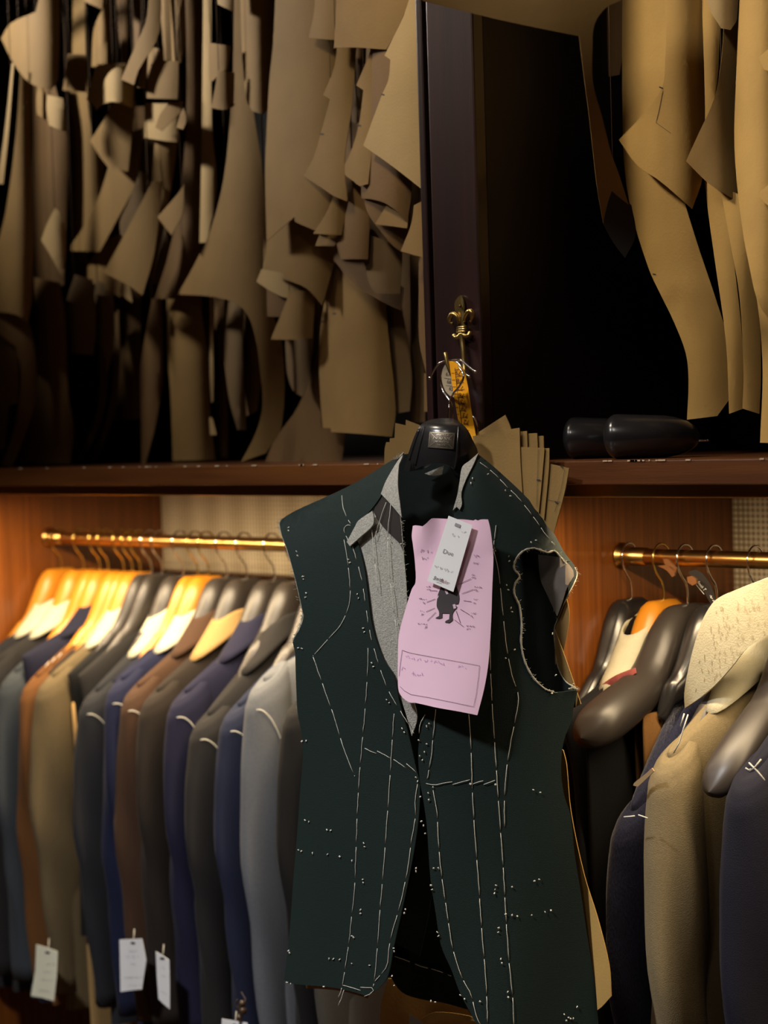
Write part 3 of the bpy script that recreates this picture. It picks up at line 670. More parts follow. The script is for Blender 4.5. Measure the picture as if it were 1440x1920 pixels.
J = [
 (hookx(110)+.02, 'charcoal', M_FELT, -.235, True, 'black jacket with ivory undercollar nearest the left panel'),
 (hookx(152), 'charcoal2', M_FELT, -.232, True, 'dark grey jacket with ivory undercollar at the far left edge'),
 (hookx(182), 'bluegrey', None, -.250, True, 'blue-grey jacket with long sleeve at the far left'),
 (hookx(227), 'tan', None, -.255, True, 'orange-tan jacket showing as a narrow strip left of the khaki one'),
 (hookx(258), 'khaki', M_FELT, -.250, True, 'khaki jacket with a wide ivory undercollar'),
 (hookx(338), 'slate', M_FELT, -.268, True, 'charcoal jacket right of the khaki one, sleeve creased'),
 (hookx(387), 'navyblue', M_FELT, -.240, True, 'navy jacket with white basting on its shoulder, left of the brown one'),
 (hookx(410)+.016, 'brown', fabric('brown', (108,78,56)), -.250, True, 'mid-brown jacket with matching collar'),
 (hookx(458), 'taupe', F_['tancollar'], -.254, True, 'dark taupe jacket with tan undercollar'),
 (hookx(510), 'navy2', fabric('navy2', (44,44,78)), -.250, True, 'navy jacket with white armhole basting, collar turned down'),
 (tipof(370,1345)[0], 'charcoal2', fabric('charcoal2', (60,58,58)), -.285, True, 'dark charcoal jacket right of the navy one'),
 (tipof(428,1330)[0], 'blue', None, -.262, True, 'blue jacket with a white thread loop at its shoulder'),
 (tipof(476,1278)[0], 'lightgrey', fabric('lightgrey', (150,152,158)), -.212, True, 'light grey jacket hanging right beside the green one'),
 (tipof(548,1300)[0], 'dark', None, -.24, True, 'black jacket half hidden by the green one'),
 (tipof(600,1300)[0], 'greige', None, -.24, True, 'greige jacket hidden behind the green one'),
]
for i, (x, fb, colr, tip, sl, lb) in enumerate(J):
    rack_jacket(x, F_[fb], lb, colr, tip, seed=i+1, slen=-.87 if i != 12 else -.98, length=-.9 if i != 12 else -.98, basted=(fb in ('navyblue',)), stitch=i in (5, 6, 7, 9, 10, 11, 12), rz=random.Random(i).uniform(-.03, .03), tb=.026)
for i in range(10, 15):
    x = J[i][0]; hanger(x, M_BLKH, M_CHROME, 'dark hanger inside the '+['dark charcoal jacket','blue jacket with the thread loop','light grey jacket','black jacket half hidden by the green one','greige jacket behind the green one'][i-10], group=GH, **dict(HC, drop=[.13, .11, .062, .09, .09][i-10]))
# sleeveless navy jacket on the fourth hanger: the honey hanger end sticks out
rack_jacket(hookx(198)+.012, F_['navy'], 'navy sleeveless basted jacket with the hanger end showing', F_['navy'], -.222, seed=21, sleeves=False, sh=.205, tb=.034, basted=True)
for px, fb, lb in ((243,'taupe','slim dark brown waistcoat hidden left of the khaki jacket'),(279,'dark','slim black waistcoat right of the khaki jacket'),(299,'charcoal2','slim charcoal waistcoat left of the charcoal jacket'),(366,'navy','slim navy waistcoat right of the charcoal jacket')):
    rack_jacket(hookx(px), F_[fb], lb, None, -.25, seed=px, sleeves=False, sh=.192, tb=.02, length=-.75, name='waistcoat', cat='waistcoat', group='waistcoats on the long rail')
# trousers hanging below the jackets
def trousers(X, fab, label, ztop=-.30, zbot=-1.22, a0=.03, wd=.13, th=.012, group='trousers under the jackets'):
    T = axes(X); rows = []
    for k in range(15):
        f = k/14; row = []
        for j in range(20):
            t = 2*math.pi*j/20
            row.append(T(a0+wd*(1-.12*f)*math.copysign(abs(math.cos(t))**.6, math.cos(t)), th*(.5+.5*min(1, f*6))*math.sin(t)+.004*math.sin(6*math.cos(t)+f*3), ztop+(zbot-ztop)*f))
        rows.append(row)
    V, Fc = loft(rows, True, True); o = mesh_obj('trousers', V, Fc, fab); tag(o, label, 'trousers', group); return o
trousers(hookx(258)+.024, F_['tancollar'], 'tan trousers below the khaki jacket', wd=.16)
trousers(hookx(410)-.002, F_['khaki'], 'khaki trousers below the brown jacket', wd=.17)
trousers(tipof(476,1278)[0]+.045, F_['brown'], 'brown trousers beside the light grey jacket', wd=.15)

# swing tags at the sleeve ends
def swing_tag(poly, Y, material, label, hole, lines, seed):
    d = lambda x, y: depthY(x, y, Y)+.002*math.sin(x/9)
    e = empty('swing_tag', pixY(poly[2][0], poly[2][1], Y)); tag(e, label, 'tag', 'paper swing tags on the long rail')
    sheet('card', poly, d, material, .0006, e, (8, 30), False)
    df = lambda x, y: d(x, y)-.0012
    hx, hy = hole
    V, Fc = print_line([(hx-4, hy), (hx+4, hy+1)], 4, df); mesh_obj('hole', V, Fc, M_INK, e)
    parts = [scribble(px_, py_, w_, h_, r_, df, .5, seed+i) for i, (px_, py_, w_, h_, r_) in enumerate(lines)]
    V, Fc = join(parts); o = mesh_obj('print', V, Fc, mat('grey_ink', lin((150, 148, 150)), .8), e)
    V, Fc = tube_data([pix(hx, hy, df(hx, hy)), pix(hx+2, hy-12, df(hx, hy)), pix(hx+3, hy-26, df(hx, hy)+.01)], .0006, 5); mesh_obj('string', V, Fc, M_THREAD, e)
swing_tag([(68,1771),(87,1776),(108,1784),(106,1830),(101,1877),(80,1871),(58,1867),(66,1820)], .022, M_IVORYT, 'ivory swing tag below the khaki sleeve', (89,1786), [(95,1808,16,4,4),(88,1822,14,6,4),(86,1838,20,3,6),(83,1858,18,5,8)], 5)
swing_tag([(224,1762),(246,1761),(266,1760),(274,1800),(266,1855),(245,1857),(226,1860),(225,1810)], .022, M_WHITE, 'white swing tag with curled edge below the navy sleeve', (249,1768), [(250,1784,16,4,0),(248,1794,24,7,0),(249,1808,9,4,0),(250,1833,34,4,-2),(252,1848,24,6,-3)], 9)
swing_tag([(292,1784),(305,1792),(317,1800),(318,1850),(318,1892),(306,1882),(297,1873),(294,1830)], .02, M_WHITE, 'narrow white swing tag seen at an angle below the taupe sleeve', (304,1797), [(305,1815,7,4,20),(306,1830,8,4,20),(307,1862,10,4,25)], 13)
swing_tag([(416,1910),(440,1914),(464,1918),(466,1960),(440,1958),(414,1955)], .02, M_WHITE, 'white swing tag cut off at the bottom edge under the light grey jacket', (440,1922), [(440,1940,20,4,2)], 17)
# dark corded ornament on the light grey jacket
e = empty('cord_toggle', pixY(452, 1890, .015)); tag(e, 'small dark brown cord toggle at the bottom of the light grey jacket', 'toggle')
M_TOG = mat('dark_horn', lin((58, 42, 26)), .35)
dd = depthY(452, 1890, .02)
for (x, y, r_) in ((454,1882,.006),(455,1895,.0075),(449,1908,.006)):
    c = pix(x, y, dd)
    tube('bead', [c+Vector((0,0,-r_)), c+Vector((0,0,-r_*.6)), c, c+Vector((0,0,r_*.6)), c+Vector((0,0,r_))], [r_*.25, r_*.8, r_, r_*.8, r_*.25], M_TOG, e, 10)
tube('cord', curve3([pix(452,1860,dd+.01), pix(460,1876,dd), pix(448,1886,dd-.004), pix(462,1896,dd-.004), pix(440,1884,dd), pix(446,1874,dd)], 5), .0008, M_TOG, e, 5)

# ------------------------------------------------------------------ right bay
GHR = 'hangers on the right rail'
hanger(hookx(1180), M_BLKP, M_CHROME, 'black hanger nearest the bright wooden panel', rz=.1, group=GHR, **HC)
hanger(hookx(1240), M_HONEY, M_GOLD, 'honey hanger with gold hook between two black ones', group=GHR, **HC)
hanger(hookx(1285), M_BLKH, M_CHROME, 'large bare black hanger with broad rounded shoulder', group=GHR, wide=1.0, drop=.066, half=.232, ex=3, thin=.92)
hanger(hookx(1340), M_BLKP, M_CHROME, 'black hanger hidden inside the quilted ivory collar', group=GHR, **dict(HC, drop=.2, half=.12))
hanger(hookx(1395)+.02, M_BLKH, M_CHROME, 'brown-black hanger inside the khaki jacket at right', group=GHR, neck=.25, **HC)
x6 = tipof(1338, 1405)[0]
hanger(x6, M_BLKH, M_CHROME, 'large bare black hanger cut off by the right edge', group=GHR, wide=.8, drop=.12, half=.225, ex=3, thin=.8)
F_['denim'] = mat('cloth_denim', lin((30, 33, 58)), .85, 0, .35, 420, .5, 500, .2, spec=.25, stretch=(1, 1, .35))
F_['khaki2'] = fabric('khaki_right', (136, 121, 90))
F_['navy3'] = fabric('navy_right', (24, 24, 40))
F_['blackt'] = fabric('black_trouser', (26, 26, 30))
F_['browntr'] = fabric('brown_trouser', (120, 84, 42))
GJR = 'jackets on the right rail'
def padfelt():
    M = mat('pad_stitched_canvas', lin((172, 166, 142)), .9, 0, .06, 60, .3, 400)
    return M
M_PAD = padfelt()
M_PLAID = mat('red_plaid_lining', lin((178, 96, 92)), .8, 0, 0, 55, col2=lin((120, 50, 54)))
jp = rack_jacket(hookx(1240)-.012, fabric('black_right', (24, 22, 24)), 'dark jacket with red plaid lining and ivory collar under the honey hanger', M_FELT, -.222, seed=31, sleeves=False, sh=.205, tb=.024, group=GJR, length=-.6, collar_up=.03)
sheet('plaid_lining', [(1110,1304),(1128,1284),(1155,1266),(1190,1252),(1192,1262),(1160,1284),(1125,1312)], lambda x, y: depthY(x, y, .175), M_PLAID, .002, jp)
trousers(hookx(1285)-.035, F_['blackt'], 'black trousers hanging below the bare black hanger', -.225, -1.2, .10, .10, .016, 'trousers in the right bay')
trousers(hookx(1285)+.022, F_['browntr'], 'golden brown trousers behind the denim jacket', -.215, -1.2, .055, .085, .016, 'trousers in the right bay')
trousers(hookx(1285)-.005, F_['browntr'], 'golden brown trousers against the black trousers', -.222, -1.2, .05, .075, .012, 'trousers in the right bay')
jd = rack_jacket(hookx(1340)+.006, F_['denim'], 'coarse navy jacket with ivory quilted collar and white basting', None, -.340, seed=33, sh=.195, tb=.03, group=GJR, stitch=False, slen=-.95, length=-.95, rb=.03)
jk = rack_jacket(hookx(1395)+.03, F_['khaki2'], 'khaki jacket with ivory stitched collar in the right bay', M_PAD, -.255, seed=34, sh=.205, tb=.03, group=GJR, slen=-.98, length=-.98, stitch=False, rb=.036, collar_up=.02, ra_=.046)
jn = rack_jacket(tipof(1385,1450)[0]+.01, F_['navy3'], 'dark navy jacket with a white cross stitch at its shoulder', None, -.262, seed=35, sh=.2, tb=.03, group=GJR, slen=-.98, length=-.98, stitch=False, rb=.036)
def thread_on(parent, pts, Y, r=.0010):
    tube('basting_thread', [pixY(x, y, Y) for x, y in pts], r, M_THREAD, parent, 5)
# stand-up quilted collar of the coarse navy jacket
xq = hookx(1340)
def dq(px, py): return depthY(px, py, .17)+.035*((px-1370)/70)**2*.5-.02+(py-1200)*.00012
o = sheet('quilted_collar', [(1335,1132),(1352,1118),(1380,1106),(1418,1092),(1452,1082),(1478,1090),(1484,1130),(1470,1172),(1440,1190),(1400,1216),(1372,1250),(1340,1285),(1310,1310),(1284,1328),(1283,1300),(1289,1262),(1300,1215),(1316,1165)], dq, M_PAD, .004, jd, (10, 20))
parts = []
rr = random.Random(5)
for k in range(150):
    x = rr.uniform(1300, 1436); y = rr.uniform(1110, 1300)
    if y < 1132-(x-1335)*.38+8 or y > 1318-(x-1290)*.9 or x < 1335-(y-1132)*.27+4: continue
    parts.append(print_line([(x, y), (x+rr.uniform(-2, 3), y+rr.uniform(6, 10))], .9, lambda a, b: dq(a, b)-.0012))
V, Fc = join(parts); oo = mesh_obj('pad_stitch', V, Fc, mat('tan_thread', lin((150, 138, 110)), .9), o); oo['kind'] = 'stuff'
for pts, Y in (([(1290,1340),(1282,1365),(1274,1392),(1263,1412)], .075), ([(1283,1338),(1276,1362)], .075), ([(1170,1532),(1182,1531),(1190,1530)], .022), ([(1197,1528),(1206,1531),(1214,1534)], .022)):
    thread_on(jd, pts, Y)
# canvas scrap stitched to the coarse navy jacket front edge
sheet('canvas_scrap', [(1222,1440),(1209,1452),(1189,1468),(1187,1473),(1196,1475),(1212,1460),(1226,1446)], lambda x, y: depthY(x, y, .045), mat('tan_scrap', lin((170, 140, 100)), .9), .002, jd)
thread_on(jn, [(1404,1430),(1420,1446),(1434,1463)], .002); thread_on(jn, [(1427,1424),(1416,1438),(1406,1446)], .002); thread_on(jn, [(1398,1440),(1404,1444),(1408,1442)], .002)
# ribbon with white script and little wooden charms tied to the rail
e = empty('ribbon_strap', pixY(1330, 1128, .27)); tag(e, 'dark ribbon strap with white script hanging from the right rail', 'ribbon')
drb = lambda x, y: depthY(x, y, .275)+.0002*(x-1300)
sheet('ribbon', [(1290,1072),(1305,1068),(1318,1076),(1330,1092),(1338,1110),(1344,1132),(1338,1140),(1330,1128),(1318,1106),(1304,1090)], drb, mat('brown_black_ribbon', lin((22, 14, 12)), .6), .001, e, (6, 10))
V, Fc = join([print_text('Smith T', 1315, 1099, 8.5, 50, lambda x, y: drb(x, y)-.0012, .2, .8), print_line([(1305,1096),(1320,1114)], .8, lambda x, y: drb(x, y)-.0012), scribble(1335,1122,14,4,56,lambda x, y: drb(x, y)-.0012,.9,3)])
mesh_obj('script_print', V, Fc, M_WHITE, e)
M_CHARM = mat('rosewood_charm', lin((120, 78, 46)), .45, 0, .12, 50)
for nm, poly, lb in (('a', [(1233,1061),(1250,1060),(1266,1066),(1264,1080),(1260,1082),(1250,1070)], 'tan leaf-shaped wooden charm hanging left on the right rail'), ('b', [(1243,1048),(1252,1048),(1262,1060),(1268,1066),(1266,1074),(1256,1064),(1246,1058)], 'tan oval wooden charm lying on the right rail'), ('c', [(1288,1082),(1296,1080),(1305,1086),(1306,1094),(1298,1098),(1289,1092)], 'round tan wooden charm beside the ribbon strap')):
    o = sheet('wooden_charm', poly, lambda x, y: depthY(x, y, .268 if nm != 'c' else .26), M_CHARM, .004, None, (5, 8)); tag(o, lb, 'charm', 'wooden charms on the right rail')
# black hangers lying on the shelf
def lying(px, py, Y, length, label, ang, r=.031):
    c = pixY(px, py, Y); c.z = SHT+r
    dr = Vector((math.cos(ang), math.sin(ang), 0)); sd = Vector((-dr.y, dr.x, 0))
    e = empty('coat_hanger', (c.x, c.y, SHT)); tag(e, label, 'hanger', 'black hangers lying on the upper shelf')
    rows = []; n = 26
    for i in range(n+1):
        s = i/n; cap = math.sqrt(max(0, 1-(1-min(1, s/.16))**2)) * (1 if s < .6 else math.sqrt(max(0.0, 1-((s-.6)/.4)**2)))
        rr_ = r*(1-.12*s); ww = .036
        p = c+dr*(s*length-.03)+sd*(.05*s*s)
        rows.append([p+sd*(ww*cap*math.cos(2*math.pi*k/18))+Vector((0, 0, -(r-rr_)+rr_*cap*math.sin(2*math.pi*k/18))) for k in range(18)])
    V, Fc = loft(rows, True, True); mesh_obj('hanger_arm', V, Fc, M_BLKP, e)
    p = c+dr*(length*.5)+sd*.03+Vector((0, 0, -.01))
    tube('hook', curve3([p, p+sd*.04, p+sd*.06+dr*.015, p+sd*.05+dr*.035, p+sd*.03+dr*.04], 4), .0017, M_CHROME, e, 6)
lying(1096, 810, .125, .10, 'glossy black hanger lying on the upper shelf, rounded end at left', math.radians(24), .031)
lying(1172, 808, .085, .125, 'glossy black hanger lying on the upper shelf, right of the other', math.radians(24), .032)

# ------------------------------------------------------------------ the green basted jacket
ZC = 2.53
def ysh(px):
    if px < 755: return 850+(755-px)*.571
    if px < 896: return 850
    return 852+(px-896)*.85+max(0, px-980)**2*.0045
def zf(px, py):
    x = (px-800)*ZC/FPX
    d = max(0, py-ysh(px))
    low = max(0, (py-1450)/450)
    z = ZC-.35*x+1.5*x*x+.055*math.exp(-d/45)-.012*math.exp(-((py-1180)/170)**2)
    z += .0035*low*math.sin(px/34+py/230)+.0025*math.sin(px/60-py/120)
    return z
def zb(px, py):
    x = (px-800)*ZC/FPX
    return max(ZC-.35*x+.125-1.5*x*x+.004*math.sin(px/30), zf(px, py)+.009)
GJ = empty('green_jacket', pix(820, 1900, ZC+.06)); tag(GJ, 'dark green sleeveless half-made jacket with white basting hanging on the post', 'jacket')
off = lambda k: (lambda x, y: zf(x, y)+k)
LP = [(755,850),(740,860),(723,870),(672,902),(615,930),(557,956),(529,973),(524,982),(527,999),(540,1036),(552,1079),(559,1108),(567,1145),(569,1157),(564,1174),(552,1197),(549,1205),(553,1223),(554,1251),(555,1280),(558,1337),(565,1373),(568,1413),(563,1480),(557,1563),(550,1647),(543,1747),(533,1837),(537,1843),(572,1847),(610,1850),(643,1855),(687,1867),(710,1853),(727,1830),(738,1775),(757,1690),(775,1600),(785,1530),(787,1470),(780,1440),(767,1383),(748,1313),(740,1270),(718,1234),(698,1174),(689,1108),(683,1065),(672,1022),(663,1002),(666,985),(680,972),(700,950),(715,928),(729,893)]
sheet('front_panel', LP, zf, M_GREEN, .0022, GJ, (14, 24))
RP = [(896,851),(915,866),(936,884),(980,925),(1017,966),(1042,1006),(1061,1041),(1070,1052),(1057,1053),(1039,1033),(1017,1033),(999,1028),(980,1034),(967,1050),(964,1066),(974,1081),(966,1094),(964,1112),(974,1137),(978,1172),(977,1203),(983,1237),(999,1269),(1021,1291),(1039,1298),(1080,1294),(1083,1296),(1075,1328),(1073,1347),(1057,1390),(1052,1440),(1057,1487),(1070,1530),(1077,1597),(1090,1680),(1100,1747),(1113,1830),(1122,1920),(1126,1975),(1010,1985),(915,1970),(893,1920),(863,1863),(847,1820),(827,1773),(817,1713),(807,1647),(800,1547),(793,1497),(787,1463),(784,1413),(787,1380),(793,1347),(806,1280),(830,1120),(850,975),(856,935),(866,890)]
sheet('front_panel', RP, off(.0008), M_GREEN, .0022, GJ, (14, 24))
BP = [(725,872),(757,852),(800,852),(862,850),(895,858),(936,890),(980,932),(1017,972),(1042,1012),(1066,1046),(1078,1062),(1081,1078),(1075,1097),(1063,1119),(1049,1153),(1039,1181),(1042,1219),(1046,1250),(1061,1278),(1080,1292),(1070,1340),(1052,1390),(1047,1440),(1053,1490),(1065,1535),(1085,1680),(1105,1830),(1116,1960),(1000,1960),(900,1930),(877,1893),(830,1880),(787,1873),(753,1860),(733,1830),(700,1845),(560,1838),(545,1800),(560,1640),(572,1480),(574,1400),(562,1280),(560,1220),(575,1150),(550,1040),(535,990),(615,938),(672,910)]
sheet('back_panel', BP, zb, M_GREENI, .0022, GJ, (14, 30))
sheet('back_vent_flap', [(803,1545),(812,1620),(806,1700),(787,1794),(765,1781),(742,1770),(760,1690),(780,1610)], lambda x, y: zb(x, y)-.012, M_GREEN, .002, GJ)
sheet('back_hem', [(736,1793),(770,1803),(820,1820),(846,1830),(890,1850),(900,1930),(877,1893),(830,1880),(787,1873),(753,1860),(731,1830)], lambda x, y: zb(x, y)-.008, M_GREENI, .002, GJ)
sheet('neck_label', [(796,888),(815,880),(832,873),(829,890),(812,892)], lambda x, y: zb(x, y)-.012, M_GREY, .0006, GJ)
sheet('chest_canvas', [(698,957),(718,987),(749,1018),(757,1040),(760,1080),(763,1122),(766,1200),(770,1290),(782,1345),(772,1380),(755,1320),(735,1280),(708,1234),(688,1174),(678,1108),(672,1065),(660,1022),(652,1000),(668,975)], off(.006), M_GREY, .002, GJ, (6, 12))
sheet('canvas_flap', [(665,988),(672,976),(698,958),(701,972),(698,986),(676,1006),(656,1024),(650,1016),(657,1003)], off(-.008), M_GREY, .0025, GJ, (6, 8))
sheet('lapel_facing', [(713,926),(735,948),(751,968),(754,990),(756,1035),(749,1019),(720,990),(700,960)], off(.003), mat('black_brown_facing', lin((36, 30, 26)), .9), .002, GJ)
sheet('collar_canvas', [(757,849),(752,862),(748,872),(746,910),(750,945),(753,970),(740,954),(726,938),(714,926),(722,905),(731,888),(745,865)], off(-.003), M_GREY, .002, GJ, (5, 8))
sheet('collar_canvas', [(897,849),(893,858),(889,868),(878,890),(872,903),(865,925),(866,945),(862,956),(856,950),(849,957),(854,940),(858,925),(862,900),(865,880),(869,872),(880,864)], off(-.003), M_GREY, .002, GJ, (5, 8))
sheet('armhole_lining', [(1009,1040),(1055,1045),(1074,1068),(1076,1080),(1062,1103),(1054,1128),(1044,1155),(1028,1120),(1013,1085)], lambda x, y: zb(x, y)-.01, mat('taupe_lining', lin((92, 84, 78)), .9, 0, .1, 90), .001, GJ)
M_RAW = mat('raw_edge', lin((150, 146, 132)), .95, 0, .2, 300)
def edge_px(pts, dfn, sub=6):
    P = smooth_poly(pts, 70, sub, closed=False); return [pix(p.x, p.y, dfn(p.x, p.y)) for p in P], P
def raw_edge(pts, dfn, r0, fuzz, seed, out):
    W3, P = edge_px(pts, dfn); rr = random.Random(seed)
    parts = [tube_data(W3, [r0*rr.uniform(.7, 1.2) for _ in W3], 6)]
    for k in range(fuzz):
        i = rr.randrange(len(W3)); a = W3[i]
        d = RT*rr.uniform(-.003, .003)+RT*out*rr.uniform(.0, .004)+UP*rr.uniform(-.003, .003)-FW*rr.uniform(0, .002)
        parts.append(tube_data([a, a+d*.6, a+d+UP*rr.uniform(-.001, .001)], .00022, 4))
    V, Fc = join(parts); o = mesh_obj('frayed_edge', V, Fc, M_RAW, GJ); o['kind'] = 'stuff'
raw_edge([(529,973),(524,982),(527,999),(540,1036),(552,1079),(559,1108),(567,1145),(569,1157),(564,1174),(552,1197),(549,1205)], off(0.001), .0007, 110, 1, -1)
raw_edge([(569,1152),(565,1172),(556,1190),(551,1200)], off(.004), .0026, 40, 8, -1)
raw_edge([(1061,1058),(1050,1044),(1039,1033),(1028,1036),(1017,1033),(999,1028),(980,1034),(967,1050),(964,1066),(974,1081),(966,1094),(964,1112),(974,1137),(978,1172),(977,1203),(983,1237),(999,1269),(1021,1291),(1039,1298)], off(0.0), .0014, 160, 2, 1)
raw_edge([(1078,1064),(1082,1078),(1075,1097),(1063,1119),(1049,1153),(1039,1181),(1042,1219),(1046,1250),(1061,1278),(1080,1290)], zb, .0009, 60, 3, 1)
raw_edge([(751,968),(754,1000),(757,1040),(762,1100),(764,1160),(767,1200)], off(.001), .0006, 90, 4, 1)
raw_edge([(757,849),(748,858),(741,862)], off(-.004), .0012, 60, 5, -1)
raw_edge([(1083,1293),(1076,1290),(1066,1292)], off(-.003), .0012, 30, 6, 1)

# basting lines: each run of running stitches is one part
def baste(pts, dash, gap, dfn=zf, r=.00042, lift=.0012):
    P = smooth_poly(pts, 60, 8, closed=False); parts = []
    L = [0]
    for i in range(1, len(P)): L.append(L[-1]+(P[i]-P[i-1]).length)
    def at(s):
        for i in range(1, len(P)):
            if s <= L[i]: return P[i-1].lerp(P[i], (s-L[i-1])/max(1e-6, L[i]-L[i-1]))
        return P[-1]
    s = 0; rr = random.Random(int(pts[0][0]*7+pts[0][1]))
    while s < L[-1]:
        e_ = min(L[-1], s+dash*rr.uniform(.75, 1.2)); n = 5; q = []
        for k in range(n+1):
            t = k/n; p = at(s+(e_-s)*t); jj = math.sin(t*math.pi)*rr.uniform(-.6, .6)
            q.append(pix(p.x+jj, p.y, dfn(p.x, p.y)-lift+(.0012 if k in (0, n) else 0)))
        parts.append(tube_data(q, r, 5)); s = e_+gap*rr.uniform(.7, 1.3)
    V, Fc = join(parts); mesh_obj('basting_thread', V, Fc, M_THREAD, GJ)
for pts, da, ga in (
    ([(641,929),(642,945),(648,965),(657,982)], 34, 7),
    ([(645,1012),(650,1040),(654,1075),(656,1125),(640,1170),(620,1193),(587,1230)], 46, 4),
    ([(587,1232),(604,1280),(625,1340),(645,1405),(665,1455)], 60, 4),
    ([(661,1025),(670,1055),(678,1085),(685,1130),(690,1165),(697,1200),(707,1235),(720,1275),(735,1308),(752,1335),(768,1362),(776,1375)], 28, 13),
    ([(697,992),(700,1030),(706,1080),(709,1110)], 60, 2),
    ([(724,942),(712,975),(702,1010)], 60, 2),
    ([(733,940),(728,990),(727,1030),(732,1090),(737,1135),(743,1180),(744,1215)], 62, 10),
    ([(690,1215),(689,1260),(686,1310),(681,1370),(675,1440),(670,1520),(667,1610),(664,1680),(660,1710),(655,1760),(648,1810),(642,1848)], 52, 7),
    ([(739,1338),(736,1380),(733,1430),(729,1490),(724,1560),(718,1640),(713,1700),(709,1760),(703,1825),(700,1850)], 54, 6),
    ([(684,1403),(696,1409),(706,1413)], 40, 3), ([(707,1408),(720,1415),(733,1422)], 40, 3), ([(738,1424),(750,1432),(761,1440)], 40, 3), ([(762,1432),(772,1440),(780,1448)], 40, 3),
    ([(783,1470),(778,1500),(779,1530),(772,1570),(766,1620),(756,1670),(745,1715),(735,1750),(728,1785),(726,1810),(703,1840)], 50, 7),
    ([(642,1847),(660,1852),(676,1857)], 50, 4), ([(676,1851),(690,1852),(702,1852),(697,1862),(683,1868)], 60, 3),
    ([(641,1852),(638,1862),(634,1870)], 40, 3), ([(645,1856),(640,1872),(634,1886)], 40, 3),
    ([(930,985),(927,1010),(926,1022)], 30, 3),
    ([(925,1030),(934,1065),(939,1110),(944,1160),(951,1220),(961,1270),(972,1305),(966,1350),(958,1390),(950,1440),(946,1490),(946,1550)], 56, 9),
    ([(918,1190),(919,1240),(921,1290),(924,1340),(928,1400),(932,1465),(937,1540),(943,1620),(948,1710),(954,1800),(962,1880),(964,1960)], 60, 6),
    ([(879,1340),(883,1400),(885,1470),(890,1560),(897,1650),(903,1740),(911,1840),(914,1920),(914,1960)], 62, 6),
    ([(817,1330),(813,1370),(808,1420),(801,1460)], 46, 4),
    ([(799,1469),(815,1472),(832,1468),(848,1466)], 60, 5), ([(849,1471),(866,1466),(881,1462)], 50, 5), ([(887,1470),(897,1466),(906,1464)], 50, 5), ([(907,1471),(918,1467),(928,1463)], 50, 5),
    ([(812,1482),(819,1520),(822,1580),(829,1650),(838,1710),(848,1775),(865,1830),(883,1865),(893,1905),(903,1925)], 44, 6),
    ([(900,867),(915,878),(932,893),(950,912),(970,931),(990,956),(1008,980),(1024,1003),(1040,1022)], 26, 6),
    ([(786,1375),(787,1360),(792,1348),(797,1340)], 60, 3),
    ([(657,985),(650,984),(645,992),(648,1003),(654,1016)], 20, 6)):
    baste(pts, da, ga)
baste([(740,1793),(765,1802),(790,1812),(820,1820),(846,1830)], 26, 8, lambda x, y: zb(x, y)-.009)
# machine-worked collar edge stitches on the right shoulder seam
M_SEAM = mat('pale_seam_thread', lin((170, 180, 170)), .8)
# loose tailor's tacks
TK = [(541,989),(541,995),(556,1034),(558,1042),(568,1081),(569,1086),(574,1112),(573,1120),(653,1049),(656,1055),(670,1114),(672,1122),(681,1178),(683,1185),(697,1243),(700,1250),(725,1312),(730,1318),(754,1366),(758,1373),(566,1390),(574,1389),(572,1538),(579,1541),(613,1556),(620,1557),(560,1594),(565,1596),(586,1600),(614,1602),(637,1606),(660,1614),(682,1581),(684,1588),(680,1649),(681,1655),(676,1706),(676,1713),(660,1755),(663,1758),(541,1783),(543,1787),(617,1798),(625,1798),(637,1799),(660,1807),(538,1842),(545,1845),(607,1850),(693,1810),(780,1458),(783,1465),(788,1494),(790,1540),(794,1548),(797,1563),(780,1628),(780,1634),(760,1705),(758,1712),(738,1778),(739,1784),(735,1830),(739,1848),(803,1487),(804,1500),(812,1476),(800,1395),(796,1410),(808,1660),(810,1668),(820,1748),(822,1755),(813,1628),(822,1628),(882,1470),(929,1471),(960,1663),(930,1660),(928,1668),(927,1675),(935,1740),(934,1748),(939,1798),(941,1806),(952,1860),(953,1870),(1000,1481),(1013,1486),(1002,1652),(1011,1649),(948,1714),(960,1716),(970,1718),(997,1716),(1022,1710),(1033,1707),(1058,1902),(1066,1908),(1070,1910),(1062,1914),(1075,1910),(1082,1888),(883,906),(886,897),(954,1043),(955,1052),(996,1017),(1005,1013),(950,1097),(953,1106),(958,1140),(960,1147),(965,1218),(948,1234),(927,1028),(929,1033),(915,889),(948,920),(957,930),(1036,1188),(1042,1266),(787,1418),(792,1425),(785,1388),(800,1362),(805,1357),(900,1878),(863,1866),(871,1873),(808,1877),(816,1879),(559,1215),(566,1216),(728,1010),(752,1020),(1035,1300)]
parts = []; rr = random.Random(11)
for (x, y) in TK:
    for k in range(2):
        a = rr.uniform(0, 6.28); l = rr.uniform(2, 4.2)
        dx, dy = math.cos(a)*l/2, math.sin(a)*l/2
        z = zf(x, y)-.001
        parts.append(tube_data([pix(x-dx, y-dy, z), pix(x, y, z-.0006), pix(x+dx, y+dy, z-.0012)], .0007, 4))
V, Fc = join(parts); o = mesh_obj('tailor_tacks', V, Fc, M_THREAD, GJ); o['kind'] = 'stuff'; o['label'] = "short white tailor's tacks"

